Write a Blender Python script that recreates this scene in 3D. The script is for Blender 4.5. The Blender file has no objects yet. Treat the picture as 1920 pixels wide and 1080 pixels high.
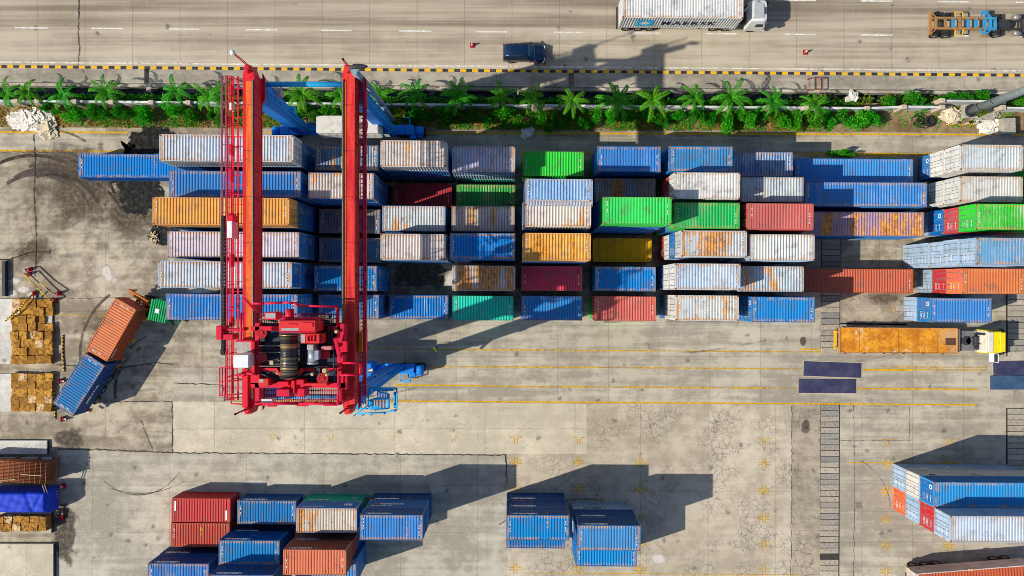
import bpy, bmesh, math, random
from math import sin, cos, pi, radians, atan2, hypot
from mathutils import Vector, Matrix, Euler
# ---------------------------------------------------------------- camera, sky, sun
S = bpy.context.scene
C = S.collection
H = 79.5; F = 1400.0
cam = bpy.data.cameras.new('camera'); cam.sensor_width = 36; cam.lens = F/1920*36
cam.clip_end = 2000; cam.clip_start = 1
co = bpy.data.objects.new('camera', cam); co.location = (0, 0, H); C.objects.link(co); S.camera = co
SUN = Vector((-1.166, -0.392, 1.0)).normalized()
w = bpy.data.worlds.new('World'); S.world = w; w.use_nodes = True
nt = w.node_tree; bg = nt.nodes['Background']; sk = nt.nodes.new('ShaderNodeTexSky')
sk.sky_type = 'NISHITA'; sk.sun_disc = False
sk.sun_elevation = math.asin(SUN.z); sk.sun_rotation = atan2(SUN.x, SUN.y)
sk.air_density = 1.0; sk.dust_density = 1.0; sk.ozone_density = 1.0
nt.links.new(sk.outputs[0], bg.inputs[0]); bg.inputs[1].default_value = 0.105
sl = bpy.data.lights.new('sun', 'SUN'); sl.energy = 4.8; sl.angle = radians(0.53); sl.color = (1.0, 0.92, 0.77)
so = bpy.data.objects.new('sun', sl); so.rotation_euler = SUN.to_track_quat('Z', 'Y').to_euler(); so.location = (-60, -20, 60); C.objects.link(so)
S.view_settings.view_transform = 'Standard'; S.view_settings.look = 'None'
S.view_settings.exposure = 0.14; S.view_settings.gamma = 1.0
S.cycles.filter_width = 0.9; S.cycles.max_bounces = 6; S.cycles.diffuse_bounces = 3; S.cycles.glossy_bounces = 2
S.cycles.transparent_max_bounces = 6; S.cycles.use_denoising = True
rnd = random.Random(7)
def P(px, py, z=0.0):
    k = (H-z)/F
    return Vector(((px-960)*k, (540-py)*k, z))
# ---------------------------------------------------------------- node helper
class NT:
    def __init__(s, name):
        s.m = bpy.data.materials.new(name); s.m.use_nodes = True
        s.t = s.m.node_tree; s.b = s.t.nodes['Principled BSDF']; s.b.inputs['Specular IOR Level'].default_value = 0.16
    def n(s, typ, **kw):
        x = s.t.nodes.new(typ)
        for k, v in kw.items(): setattr(x, k, v)
        return x
    def put(s, sock, v):
        if isinstance(v, bpy.types.NodeSocket): s.t.links.new(v, sock)
        elif isinstance(v, tuple) and sock.type == 'RGBA': sock.default_value = (*v[:3], 1)
        else: sock.default_value = v
    def math(s, op, a, b=None, c=None):
        x = s.n('ShaderNodeMath', operation=op); s.put(x.inputs[0], a)
        if b is not None: s.put(x.inputs[1], b)
        if c is not None: s.put(x.inputs[2], c)
        return x.outputs[0]
    def mix(s, f, a, b, mode='MIX'):
        x = s.n('ShaderNodeMix', data_type='RGBA', blend_type=mode); x.clamp_factor = True
        s.put(x.inputs[0], f); s.put(x.inputs[6], a); s.put(x.inputs[7], b); return x.outputs[2]
    def mapr(s, v, a, b, c=0.0, d=1.0, smooth=True):
        x = s.n('ShaderNodeMapRange'); x.clamp = True
        if smooth: x.interpolation_type = 'SMOOTHSTEP'
        for i, q in enumerate((v, a, b, c, d)): s.put(x.inputs[i], q)
        return x.outputs[0]
    def obj(s): return s.n('ShaderNodeTexCoord').outputs['Object']
    def vmap(s, v, scale=(1, 1, 1), loc=(0, 0, 0), rot=(0, 0, 0)):
        x = s.n('ShaderNodeMapping'); s.put(x.inputs[0], v); x.inputs[1].default_value = loc
        x.inputs[2].default_value = rot; x.inputs[3].default_value = scale; return x.outputs[0]
    def vadd(s, a, b):
        x = s.n('ShaderNodeVectorMath', operation='ADD'); s.put(x.inputs[0], a); s.put(x.inputs[1], b); return x.outputs[0]
    def vscale(s, a, k):
        x = s.n('ShaderNodeVectorMath', operation='SCALE'); s.put(x.inputs[0], a); s.put(x.inputs['Scale'], k); return x.outputs[0]
    def noise(s, v, scale, detail=3, rough=.6, col=False):
        x = s.n('ShaderNodeTexNoise'); s.put(x.inputs['Vector'], v); x.inputs['Scale'].default_value = scale
        x.inputs['Detail'].default_value = detail; x.inputs['Roughness'].default_value = rough
        return x.outputs['Color'] if col else x.outputs['Fac']
    def voro(s, v, scale, feat='DISTANCE_TO_EDGE'):
        x = s.n('ShaderNodeTexVoronoi', feature=feat); s.put(x.inputs['Vector'], v); x.inputs['Scale'].default_value = scale
        return x.outputs['Distance']
    def sep(s, v):
        x = s.n('ShaderNodeSeparateXYZ'); s.put(x.inputs[0], v); return x.outputs
    def attr(s, name):
        return s.n('ShaderNodeAttribute', attribute_type='OBJECT', attribute_name=name).outputs
    def out(s, col=None, rough=None, bump=None, dist=.02, metal=None, strength=.6):
        if col is not None: s.put(s.b.inputs['Base Color'], col)
        if rough is not None: s.put(s.b.inputs['Roughness'], rough)
        if metal is not None: s.put(s.b.inputs['Metallic'], metal)
        if bump is not None:
            x = s.n('ShaderNodeBump'); x.inputs['Distance'].default_value = dist; x.inputs['Strength'].default_value = strength
            s.put(x.inputs['Height'], bump); s.t.links.new(x.outputs[0], s.b.inputs['Normal'])
        return s.m
_mc = {}
def paint(col, rough=.45, metal=0.0, dirt=.25, name=None, scale=2.0):
    key = (col, rough, metal, dirt)
    if key in _mc: return _mc[key]
    t = NT(name or 'paint'); v = t.n('ShaderNodeNewGeometry').outputs['Position']
    a = t.noise(v, scale, 4, .65); b = t.noise(v, 9, 2)
    f = t.math('MULTIPLY', t.mapr(a, .45, .75), dirt*1.6); f2 = t.math('MULTIPLY', t.mapr(b, .6, .72), dirt)
    dc = tuple(c*.35+.03 for c in col)
    c = t.mix(f, col, dc); c = t.mix(f2, c, tuple(min(1, x*.6+.16) for x in col))
    _mc[key] = t.out(c, rough, metal=metal); return _mc[key]
# ---------------------------------------------------------------- mesh helper
class MB:
    def __init__(s): s.v = []; s.f = []; s.sm = []; s.mi = []; s.cur = 0
    def face(s, idx, smooth=False): s.f.append(tuple(idx)); s.sm.append(smooth); s.mi.append(s.cur)
    def add(s, verts, faces, smooth=False):
        o = len(s.v); s.v += [tuple(p) for p in verts]
        for f in faces: s.face([o+i for i in f], smooth)
    def box(s, x0, x1, y0, y1, z0, z1, mat=None):
        vs = [(x, y, z) for z in (z0, z1) for y in (y0, y1) for x in (x0, x1)]
        if mat is not None: vs = [mat @ Vector(p) for p in vs]
        s.add(vs, [(0, 2, 3, 1), (4, 5, 7, 6), (0, 1, 5, 4), (2, 6, 7, 3), (0, 4, 6, 2), (1, 3, 7, 5)])
    def rbox(s, x0, x1, y0, y1, z0, z1, b=.05, seg=1, mat=None, top=0.0):
        bm = bmesh.new(); bmesh.ops.create_cube(bm, size=1)
        cx, cy = (x0+x1)/2, (y0+y1)/2
        for q in bm.verts:
            k = 1-top if q.co.z > 0 else 1
            q.co = Vector((cx+q.co.x*(x1-x0)*k, cy+q.co.y*(y1-y0)*k, z0+(q.co.z+.5)*(z1-z0)))
        bmesh.ops.bevel(bm, geom=bm.edges[:], offset=b, segments=seg, affect='EDGES', profile=.6)
        bm.verts.index_update()
        s.add([(mat @ q.co) if mat is not None else q.co for q in bm.verts], [[q.index for q in f.verts] for f in bm.faces], False); bm.free()
    def beam(s, p, q, w, h=None, up=(0, 0, 1)):
        p, q = Vector(p), Vector(q); h = h or w; d = (q-p)
        if d.length < 1e-6: return
        d.normalize(); u = Vector(up)
        if abs(d.dot(u)) > .98: u = Vector((0, 1, 0))
        r = d.cross(u).normalized(); u = r.cross(d)
        vs = [c+r*(w/2*a)+u*(h/2*b) for c in (p, q) for a, b in ((-1, -1), (1, -1), (1, 1), (-1, 1))]
        s.add(vs, [(3, 2, 1, 0), (4, 5, 6, 7), (0, 1, 5, 4), (1, 2, 6, 5), (2, 3, 7, 6), (3, 0, 4, 7)])
    def cyl(s, p, q, r0, r1=None, n=12, caps=True, smooth=True):
        p, q = Vector(p), Vector(q); r1 = r0 if r1 is None else r1; d = (q-p).normalized()
        u = Vector((0, 0, 1)) if abs(d.z) < .9 else Vector((1, 0, 0)); a = d.cross(u).normalized(); b = a.cross(d)
        o = len(s.v)
        for c, r in ((p, r0), (q, r1)):
            for i in range(n): s.v.append(tuple(c+a*(r*cos(2*pi*i/n))-b*(r*sin(2*pi*i/n))))
        for i in range(n): s.face((o+i, o+(i+1) % n, o+n+(i+1) % n, o+n+i), smooth)
        if caps: s.face([o+n-1-i for i in range(n)]); s.face([o+n+i for i in range(n)])
    def tube(s, pts, r, n=6):
        for a, b in zip(pts, pts[1:]): s.cyl(a, b, r, r, n)
    def poly(s, pts, z): 
        o = len(s.v); s.v += [(x, y, z) for x, y in pts]; s.face(range(o, o+len(pts)))
    def prism(s, pts, z0, z1):
        n = len(pts); o = len(s.v); s.v += [(x, y, z0) for x, y in pts]+[(x, y, z1) for x, y in pts]
        s.face([o+n-1-i for i in range(n)]); s.face([o+n+i for i in range(n)])
        for i in range(n): s.face((o+i, o+(i+1) % n, o+n+(i+1) % n, o+n+i))
    def loft(s, rings, closed=True, caps=True, smooth=True):
        o = len(s.v); n = len(rings[0])
        for r in rings: s.v += [tuple(p) for p in r]
        for k in range(len(rings)-1):
            for i in range(n if closed else n-1):
                j = (i+1) % n; s.face((o+k*n+i, o+k*n+j, o+(k+1)*n+j, o+(k+1)*n+i), smooth)
        if caps: s.face([o+n-1-i for i in range(n)]); s.face([o+(len(rings)-1)*n+i for i in range(n)])
    def mesh(s, name, mats=()):
        me = bpy.data.meshes.new(name); me.from_pydata(s.v, [], s.f)
        me.polygons.foreach_set('use_smooth', s.sm); me.polygons.foreach_set('material_index', s.mi)
        for m in (mats if isinstance(mats, (list, tuple)) else [mats]): me.materials.append(m)
        me.update(); return me
    def build(s, name, mats, parent=None, loc=(0, 0, 0), rz=0):
        return link(name, s.mesh(name, mats), parent, loc, rz)
def link(name, me, parent=None, loc=(0, 0, 0), rz=0):
    o = bpy.data.objects.new(name, me); C.objects.link(o)
    o.location = loc; o.rotation_euler = (0, 0, rz)
    if parent is not None: o.parent = parent
    return o
def tag(o, label, cat, group=None, kind=None):
    o['label'] = label; o['category'] = cat
    if group: o['group'] = group
    if kind: o['kind'] = kind
    return o
def thing(name, label, cat, loc=(0, 0, 0), rz=0, group=None):
    o = bpy.data.objects.new(name, None); C.objects.link(o); o.empty_display_size = .3
    o.location = loc; o.rotation_euler = (0, 0, rz); return tag(o, label, cat, group)
def struct(name, mb, m, loc=(0, 0, 0), rz=0):
    o = mb.build(name, m, None, loc, rz); o['kind'] = 'structure'; return o
def copytree(o, parent=None):
    c = o.copy(); C.objects.link(c)
    if parent is not None: c.parent = parent
    for ch in list(o.children): copytree(ch, c)
    return c
_txt = {}
def textmesh(s, size, ext=.012):
    key = (s, size)
    if key in _txt: return _txt[key]
    cu = bpy.data.curves.new('t', 'FONT'); cu.body = s; cu.size = size; cu.extrude = ext; cu.align_x = 'CENTER'; cu.align_y = 'CENTER'
    cu.offset = size*(.03 if size < 1 else .004); cu.space_character = 1.0 if size < 1 else 1.22
    o = bpy.data.objects.new('t', cu); C.objects.link(o)
    dg = bpy.context.evaluated_depsgraph_get(); dg.update()
    me = bpy.data.meshes.new_from_object(o.evaluated_get(dg)); bpy.data.objects.remove(o); bpy.data.curves.remove(cu)
    _txt[key] = me; return me
# ---------------------------------------------------------------- ground materials
def concrete(name, c1, c2, crack=(0, 0, 0), joint=(0, 0, 0, 0), streak=0.35, speck=.3, rot=0.0, stain=.5, tracks=0.0):
    t = NT(name); v = t.vmap(t.obj(), rot=(0, 0, rot)); x, y, z = t.sep(v)
    big = t.noise(v, .11, 5, .62); mid = t.noise(v, .7, 5, .68); fine = t.noise(v, 6, 3, .7)
    st = t.noise(t.vmap(v, (.1, 1.3, 1)), 1.0, 4, .6); grain = t.noise(v, 22, 2, .8)
    f = t.math('ADD', t.math('MULTIPLY', big, .55), t.math('ADD', t.math('MULTIPLY', mid, .45), t.math('MULTIPLY', t.math('SUBTRACT', st, .5), streak)))
    c = t.mix(t.mapr(f, .41, .61), c1, c2)
    c = t.mix(t.math('MULTIPLY', t.mapr(fine, .52, .72), speck), c, tuple(q*1.3+.03 for q in c2))
    c = t.mix(t.math('MULTIPLY', t.mapr(grain, .55, .8), .35), c, tuple(q*.5 for q in c1))
    pale = t.noise(t.vadd(v, (31., 7., 0.)), .33, 5, .7)
    c = t.mix(t.math('MULTIPLY', t.mapr(pale, .58, .72), .35), c, (.55, .52, .46))
    s1 = t.noise(t.vadd(v, (9., 77., 0.)), .21, 6, .75)
    c = t.mix(t.math('MULTIPLY', t.mapr(s1, .58, .74), stain), c, tuple(q*.45 for q in c1))
    spots = t.voro(t.vadd(v, t.vscale(t.noise(v, 2., 2, col=True), .7)), .45, 'F1')
    c = t.mix(t.math('MULTIPLY', t.mapr(spots, .16, .04), .6), c, (.06, .055, .05))
    if tracks:
        wv = t.vadd(v, t.vscale(t.noise(v, .05, 2, col=True), 26.0))
        tr = t.math('ABSOLUTE', t.math('SUBTRACT', t.math('FRACT', t.math('MULTIPLY', t.sep(wv)[1], .21)), .5))
        m = t.math('MULTIPLY', t.mapr(tr, .09, .02), t.mapr(t.noise(v, .4, 4), .4, .62))
        c = t.mix(t.math('MULTIPLY', m, tracks), c, (.13, .12, .11))
    hgt = fine
    if crack[0]:
        wv = t.vadd(v, t.vscale(t.noise(v, .8, 5, col=True), 1.9))
        d = t.voro(wv, crack[0]); k = t.mapr(d, crack[1], crack[1]*.25)
        k = t.math('MULTIPLY', k, t.mapr(t.noise(v, .25, 4), .44, .58)); k = t.math('MULTIPLY', k, crack[2])
        c = t.mix(k, c, (.07, .06, .05)); hgt = t.math('SUBTRACT', fine, k)
    if joint[0]:
        def jl(q, per, off):
            a = t.math('ADD', t.math('MULTIPLY', q, 1/per), off)
            a = t.math('ADD', a, t.math('MULTIPLY', t.math('SUBTRACT', t.noise(v, 1.5, 2), .5), .012))
            return t.math('MULTIPLY', t.math('SUBTRACT', .5, t.math('ABSOLUTE', t.math('SUBTRACT', t.math('FRACT', a), .5))), per)
        j = t.math('MINIMUM', jl(x, joint[0], joint[2]), jl(y, joint[1], joint[3]))
        c = t.mix(t.math('MULTIPLY', t.mapr(j, .05, .015), .38), c, (.10, .09, .08))
        # every slab cast from its own mix
        fl = t.n('ShaderNodeCombineXYZ'); t.put(fl.inputs[0], t.math('FLOOR', t.math('ADD', t.math('MULTIPLY', x, 1/joint[0]), joint[2])))
        t.put(fl.inputs[1], t.math('FLOOR', t.math('ADD', t.math('MULTIPLY', y, 1/joint[1]), joint[3])))
        wn = t.n('ShaderNodeTexWhiteNoise'); t.put(wn.inputs[0], fl.outputs[0])
        c = t.mix(t.math('MULTIPLY', wn.outputs[0], .22), c, tuple(q*.62 for q in c1))
    return t.out(c, .85, hgt, .03)
def road_mat():
    t = NT('road_surface'); v = t.obj(); x, y, z = t.sep(v)
    st = t.noise(t.vmap(v, (.02, 1, 1)), .9, 5, .6); st2 = t.noise(t.vmap(v, (.05, 1, 1)), 3.2, 3, .6)
    big = t.noise(v, .16, 5, .65); tin = t.noise(t.vmap(v, (1, .12, 1)), 5.0, 3, .7); fine = t.noise(v, 9, 3, .7)
    f = t.math('ADD', t.math('MULTIPLY', st, .5), t.math('ADD', t.math('MULTIPLY', st2, .2), t.math('MULTIPLY', big, .35)))
    c = t.mix(t.mapr(f, .38, .64), (.27, .225, .17), (.49, .43, .34))
    yy = t.math('SUBTRACT', y, 27.35)
    lane = t.mapr(yy, -.3, .4)
    c = t.mix(t.math('MULTIPLY', lane, .55), c, t.mix(t.mapr(st, .38, .62), (.16, .125, .09), (.42, .36, .28)))
    c = t.mix(t.math('MULTIPLY', t.mapr(tin, .5, .75), .22), c, (.47, .42, .35))
    c = t.mix(t.math('MULTIPLY', t.mapr(fine, .58, .75), .25), c, (.14, .12, .1))
    sp = t.voro(t.vadd(v, t.vscale(t.noise(v, 2., 2, col=True), .8)), .33, 'F1')
    c = t.mix(t.math('MULTIPLY', t.mapr(sp, .13, .03), .7), c, (.07, .06, .055))
    jx = t.math('ADD', t.math('MULTIPLY', x, 1/5.05), t.math('MULTIPLY', t.math('SUBTRACT', t.noise(v, .8, 3), .5), .03))
    j = t.math('SUBTRACT', .5, t.math('ABSOLUTE', t.math('SUBTRACT', t.math('FRACT', jx), .5)))
    c = t.mix(t.math('MULTIPLY', t.mapr(j, .012, .004), .4), c, (.13, .11, .09))
    return t.out(c, .8, fine, .02)
def worn(col, thr=.5, rough=.7, name='worn_paint', scale=2.2, soft=.1):
    t = NT(name); v = t.obj(); a = t.noise(v, scale, 5, .72); b = t.noise(t.vadd(v, (5., 5., 0.)), .22, 3)
    f = t.math('ADD', t.math('MULTIPLY', a, .6), t.math('MULTIPLY', b, .55))
    t.put(t.b.inputs['Alpha'], t.mapr(f, thr-soft, thr+soft)); c = t.mix(t.mapr(a, .35, .7), tuple(q*.6 for q in col), col)
    return t.out(c, rough)
def kerb_mat():
    t = NT('kerb_paint'); v = t.obj(); x = t.sep(v)[0]
    k = t.math('GREATER_THAN', t.math('FRACT', t.math('MULTIPLY', x, 1/1.267)), .5)
    n = t.noise(v, 3, 4, .7); c = t.mix(k, (.035, .035, .05), (.72, .42, .02))
    c = t.mix(t.math('MULTIPLY', t.mapr(n, .55, .75), .5), c, (.3, .26, .2)); return t.out(c, .7)
def soil_mat():
    t = NT('verge_soil'); v = t.obj(); a = t.noise(v, .5, 5, .7); b = t.noise(v, 4, 4, .75)
    c = t.mix(t.mapr(a, .35, .65), (.16, .10, .05), (.33, .25, .14)); c = t.mix(t.mapr(b, .5, .7), c, (.09, .06, .035))
    c = t.mix(t.math('MULTIPLY', t.mapr(t.noise(v, .9, 4), .55, .68), .6), c, (.08, .15, .03)); return t.out(c, .95, b, .05)
def water_mat():
    t = NT('canal_water'); v = t.obj(); a = t.noise(v, 1.5, 3)
    return t.out(t.mix(t.mapr(a, .4, .7), (.006, .010, .018), (.014, .02, .03)), .12, t.noise(v, 5, 2), .01)
YARD = concrete('yard_concrete', (.235, .195, .145), (.50, .445, .345), (.35, .018, .22), (10.3, 7.2, .2, .35), .3, .25, stain=.75, tracks=.5)
LANE = concrete('lane_concrete', (.31, .28, .23), (.50, .455, .37), (.4, .018, .2), (5.4, 3.3, .1, .2), .5, .3, stain=.4)
SLABL = concrete('pale_concrete', (.47, .42, .325), (.62, .56, .44), (.5, .02, .25), (9.6, 30., .3, .5), .2, .3, stain=.25)
SLABG = concrete('grey_concrete', (.31, .285, .235), (.51, .475, .395), (.35, .016, .18), (8.2, 5.0, .45, .2), .3, .35, rot=.0, stain=.5)
CRAZ = concrete('crazed_concrete', (.38, .33, .255), (.56, .495, .395), (1.5, .06, .5), (7.2, 9.4, .1, .3), .2, .3, stain=.25)
BROWN = concrete('patched_concrete', (.24, .21, .17), (.45, .385, .30), (.8, .05, .6), (9, 6, .1, .3), .2, .4, stain=.8)
PAVE = concrete('pavement_concrete', (.26, .235, .195), (.44, .395, .32), (0, 0, 0), (8.3, 30., .2, .5), .4, .5, stain=.5)
WALLC = concrete('cast_concrete', (.3, .28, .24), (.5, .47, .41), (0, 0, 0), (0, 0, 0, 0), .2, .5, stain=.7)
DOCKC = concrete('dock_concrete', (.45, .44, .41), (.66, .64, .6), (0, 0, 0), (0, 0, 0, 0), .2, .5, stain=.4)
LINE_Y = worn((.80, .44, .01), .40, .7, 'yellow_paint'); LINE_F = worn((.70, .42, .04), .53, .7, 'faded_yellow_paint')
LINE_W = worn((.82, .80, .74), .28, .7, 'white_paint'); LINE_WE = worn((.76, .71, .62), .46, .7, 'worn_white_paint')
# ---------------------------------------------------------------- setting sheets
def pq(mb, pts, z): mb.poly([tuple(P(x, y)[:2]) for x, y in reversed(pts)], z)
RS = .0086
def rline(y0): return lambda x: y0+RS*(x-960)
def strip(y0a, y0b, z, xa=-2600, xb=4600, sl=RS):
    return [(xa, y0a+sl*(xa-960)), (xb, y0a+sl*(xb-960)), (xb, y0b+sl*(xb-960)), (xa, y0b+sl*(xa-960))]
def sheet(name, m, *quads, z=0.0):
    mb = MB()
    for q in quads: pq(mb, q, z)
    return struct(name, mb, m)
RD = concrete('far_ground', (.2, .2, .15), (.33, .31, .25))
sheet('ground', RD, [(-9000, -9000), (11000, -9000), (11000, 9000), (-9000, 9000)], z=-1.9)
ROADM = road_mat()
sheet('road', ROADM, strip(-900, 131, 0), z=0)
def slab(name, m, y0a, y0b, z0, z1, gaps=(), sl=RS, xa=-2600, xb=4600):
    mb = MB(); xs = [xa]+[g for gg in gaps for g in gg]+[xb]
    for a, b in zip(xs[0::2], xs[1::2]):
        q = [(a, y0a+sl*(a-960)), (b, y0a+sl*(b-960)), (b, y0b+sl*(b-960)), (a, y0b+sl*(a-960))]
        mb.prism([tuple(P(x, y)[:2]) for x, y in reversed(q)], z0, z1)
    return struct(name, mb, m)
GAPS = ((271.5, 281), (1066, 1076))
slab('kerb', kerb_mat(), 131, 136.2, -.5, .14, (), RS)
bpy.data.objects['kerb'].data.transform(Matrix.Rotation(math.atan(RS), 4, 'Z')); bpy.data.objects['kerb'].rotation_euler.z = -math.atan(RS)
slab('pavement', PAVE, 136.2, 160.5, -1.9, .12, GAPS)
slab('pavement_edging', WALLC, 160.5, 162.2, -1.9, .16, GAPS)
slab('canal_wall', WALLC, 162.2, 167.0, -1.9, -.35)
sheet('canal_water', water_mat(), strip(166.6, 194, 0), z=-1.15)
slab('canal_bank', soil_mat(), 186, 200.5, -1.9, -.25)
SOIL = soil_mat()
slab('verge', SOIL, 200.5, 244, -1.9, .012, sl=.006)
slab('yard', YARD, 241, 4200, -1.9, .0, sl=.004)
sheet('channel_floor', PAVE, *[[(a, 128), (b, 128), (b, 170), (a, 170)] for a, b in GAPS], z=-.3)
zs = .004
YS = .0066
def yq(x0, y0, x1, y1, sl=YS): return [(x0, y0+sl*(x0-960)), (x1, y0+sl*(x1-960)), (x1, y1+sl*(x1-960)), (x0, y1+sl*(x0-960))]
sheet('lane_pavement', LANE, [(690, 600), (1920, 608), (3000, 615), (3000, 764), (690, 751)], [(325, 690), (690, 690), (690, 751), (325, 751)], [(-700, 251), (2900, 262), (2900, 288), (-700, 281)], z=zs)
sheet('pale_slab', SLABL, [(323, 753), (690, 753.5), (1100, 757), (1100, 852), (949, 852), (323, 850)], z=zs)
sheet('cracked_slab', CRAZ, [(1100.6, 757), (1485, 759), (1485, 1400), (950.5, 1400), (950.5, 852.6), (1100.6, 852.6)], z=zs)
sheet('grey_slab', SLABG, [(107, 843), (323, 850.4), (950, 852.4), (950, 1400), (107, 1400)], z=zs)
sheet('patched_slab', BROWN, [(1486, 759.4), (1540, 759.6), (1540, 1400), (1486, 1400)], [(1575, 545), (1700, 548), (1700, 610), (1575, 608)], z=zs)
sheet('right_slab', LANE, [(1575, 763), (2900, 770), (2900, 1400), (1575, 1400)], z=zs)
# painted markings (all thin sheets a few mm above the surface)
mbw, mbe = MB(), MB(); PER = 144.3
for k in range(-14, 28):
    x = 893+k*PER+rnd.uniform(-2, 2); ln = 59+rnd.uniform(-3, 3)
    if abs(k) < 9: pq(mbw, [(x, 58.6+RS*(x-960)), (x+ln, 58.6+RS*(x+ln-960)), (x+ln, 61.2+RS*(x+ln-960)), (x, 61.2+RS*(x-960))], .006)
    pq(mbw, [(x, -5.2+RS*(x-960)), (x+ln, -5.2+RS*(x+ln-960)), (x+ln, -2.6+RS*(x+ln-960)), (x, -2.6+RS*(x-960))], .006)
struct('lane_dashes', mbw, LINE_W)
sheet('edge_line', LINE_WE, strip(123.2, 126.2, 0), z=.006)
def yl(mb, x0, x1, y, w, sl=YS): zz = .0095 if mb is my else .0075; pq(mb, [(x0, y-w/2+sl*(x0-960)), (x1, y-w/2+sl*(x1-960)), (x1, y+w/2+sl*(x1-960)), (x0, y+w/2+sl*(x0-960))], zz)
my, mf = MB(), MB()
yl(my, -700, 240, 250.6, 3.2, .003); yl(my, 500, 2600, 249.8, 3.0, .003)
yl(my, -700, 172, 285.0, 3.2, .003); yl(mf, 172, 2500, 285.6, 2.8, .003); yl(my, 1580, 1790, 287, 3, .003); yl(mf, 1500, 1790, 290.5, 2.5, .003)
yl(mf, 105, 240, 239, 2.6, .003); yl(my, 815, 960, 238, 2.4, .003); yl(mf, 960, 1290, 238.5, 2.8, .003)
yl(my, 690, 1830, 753.3, 2.6); yl(mf, 430, 690, 753.5, 2.6); yl(my, 740, 905, 723.5, 3); yl(mf, 905, 1835, 724.5, 3); yl(my, 1605, 1830, 724.2, 2.2)
yl(mf, 690, 1850, 688, 2.6); yl(my, 1620, 1712, 689, 3.4); yl(mf, 700, 1560, 656, 2.6); yl(my, 1500, 1572, 651, 2.6); yl(mf, 1650, 1850, 683, 2)
yl(mf, 1590, 1800, 863, 2); yl(mf, 105, 300, 596, 1.6); yl(mf, 980, 1500, 1074, 1.6)
struct('yellow_lines', my, LINE_Y); struct('faded_lines', mf, LINE_F)
mc = MB()
def cross(px, py, s=9.5, t=2.1, half=0):
    for sx in (-1, 1):
        pq(mc, [(px+sx*2.6-t/2, py-(0 if half else s)), (px+sx*2.6+t/2, py-(0 if half else s)), (px+sx*2.6+t/2, py+s), (px+sx*2.6-t/2, py+s)], .008)
        for sy in ((-1,) if half else (-1, 1)):
            a, b = sorted((px+sx*2.6, px+sx*s*1.2)); pq(mc, [(a, py+sy*2.4-t/2), (b, py+sy*2.4-t/2), (b, py+sy*2.4+t/2), (a, py+sy*2.4+t/2)], .0085)
for cx in (967, 1085, 1202, 1433, 1663, 1780):
    cross(cx, 822+YS*(cx-960), half=1)
    for cy in (866, 916, 968, 1018, 1066, 1118): cross(cx-.004*(cy-822), cy+YS*(cx-960))
for cx in (510, 620, 735, 851): cross(cx, 822+YS*(cx-960), 7, 1.6, 1)
for cx, cy in ((1668, 580),): cross(cx, cy, 9, 2)
struct('bay_markings', mc, worn((.72, .42, .03), .545, .7, 'bay_paint', 3.0))
# stains, puddles and tyre marks lying on the surface
def blob(name, mt, px, py, rx, ry, z, rot=0, n=36):
    c = P(px, py); k = H/F; mb = MB()
    mb.poly([(rx*k*1.5*cos(2*pi*i/n), ry*k*1.5*sin(2*pi*i/n)) for i in range(n)], 0)
    return struct(name, mb, mt, (c.x, c.y, z), rot)
def spill(name, c1, c2, rough, lo=.30, hi=.42, amp=1.5, scale=.8):
    t = NT(name); g = t.vadd(t.n('ShaderNodeTexCoord').outputs['Generated'], (-.5, -.5, 0.)); gx = t.sep(g)
    r = t.math('SQRT', t.math('ADD', t.math('MULTIPLY', gx[0], gx[0]), t.math('MULTIPLY', gx[1], gx[1])))
    v = t.n('ShaderNodeNewGeometry').outputs['Position']; n = t.noise(v, scale, 6, .68); n2 = t.noise(v, 2.4, 5, .7)
    f = t.math('ADD', t.math('SUBTRACT', 1.0, t.math('MULTIPLY', r, 2.0)), t.math('MULTIPLY', t.math('SUBTRACT', n, .5), amp))
    t.put(t.b.inputs['Alpha'], t.mapr(f, lo, hi)); t.b.inputs['Specular IOR Level'].default_value = .12
    return t.out(t.mix(t.mapr(n2, .42, .66), c1, c2), rough)
OIL = spill('wet_oil', (.006, .006, .008), (.04, .037, .03), .45, .22, .34)
for i, b in enumerate(((262, 360, 40, 36), (292, 262, 44, 24), (265, 305, 24, 34), (318, 420, 22, 22), (345, 398, 26, 10), (300, 442, 18, 14))): blob('oil_puddle', OIL, *b, .0275+.0008*i)
FAINT = spill('faint_grime', (.09, .07, .05), (.20, .16, .115), .9, .35, 1.0, 1.3, .5)
DIRT = spill('dirt_patch', (.07, .06, .05), (.16, .14, .11), .9, .2, .6, 1.6, .6)
for i, b in enumerate(((132, 822, 26, 18), (122, 1000, 20, 55), (1510, 800, 8, 14), (1506, 640, 6, 10), (790, 515, 55, 26), (705, 245, 30, 9), (250, 385, 80, 100), (150, 360, 110, 90), (120, 300, 90, 40), (200, 640, 60, 70), (60, 470, 60, 30), (1650, 560, 40, 16))): blob('dirt_patch', DIRT if i < 6 else FAINT, *b, .0125+.0004*i)
CEM = spill('cement_dust', (.60, .56, .52), (.50, .46, .41), .9, .3, .75, 1.5, .9)
for i, b in enumerate(((200, 512, 30, 14, -.8), (52, 505, 12, 7), (30, 528, 16, 8), (42, 542, 18, 8), (25, 550, 10, 10), (205, 330, 14, 9), (845, 525, 12, 22), (1790, 640, 34, 8), (1235, 1047, 22, 12), (480, 905, 30, 8), (60, 560, 12, 20))): blob('cement_spill', CEM, *b[:4], .0195+.0004*i, b[4] if len(b) > 4 else 0)
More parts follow.
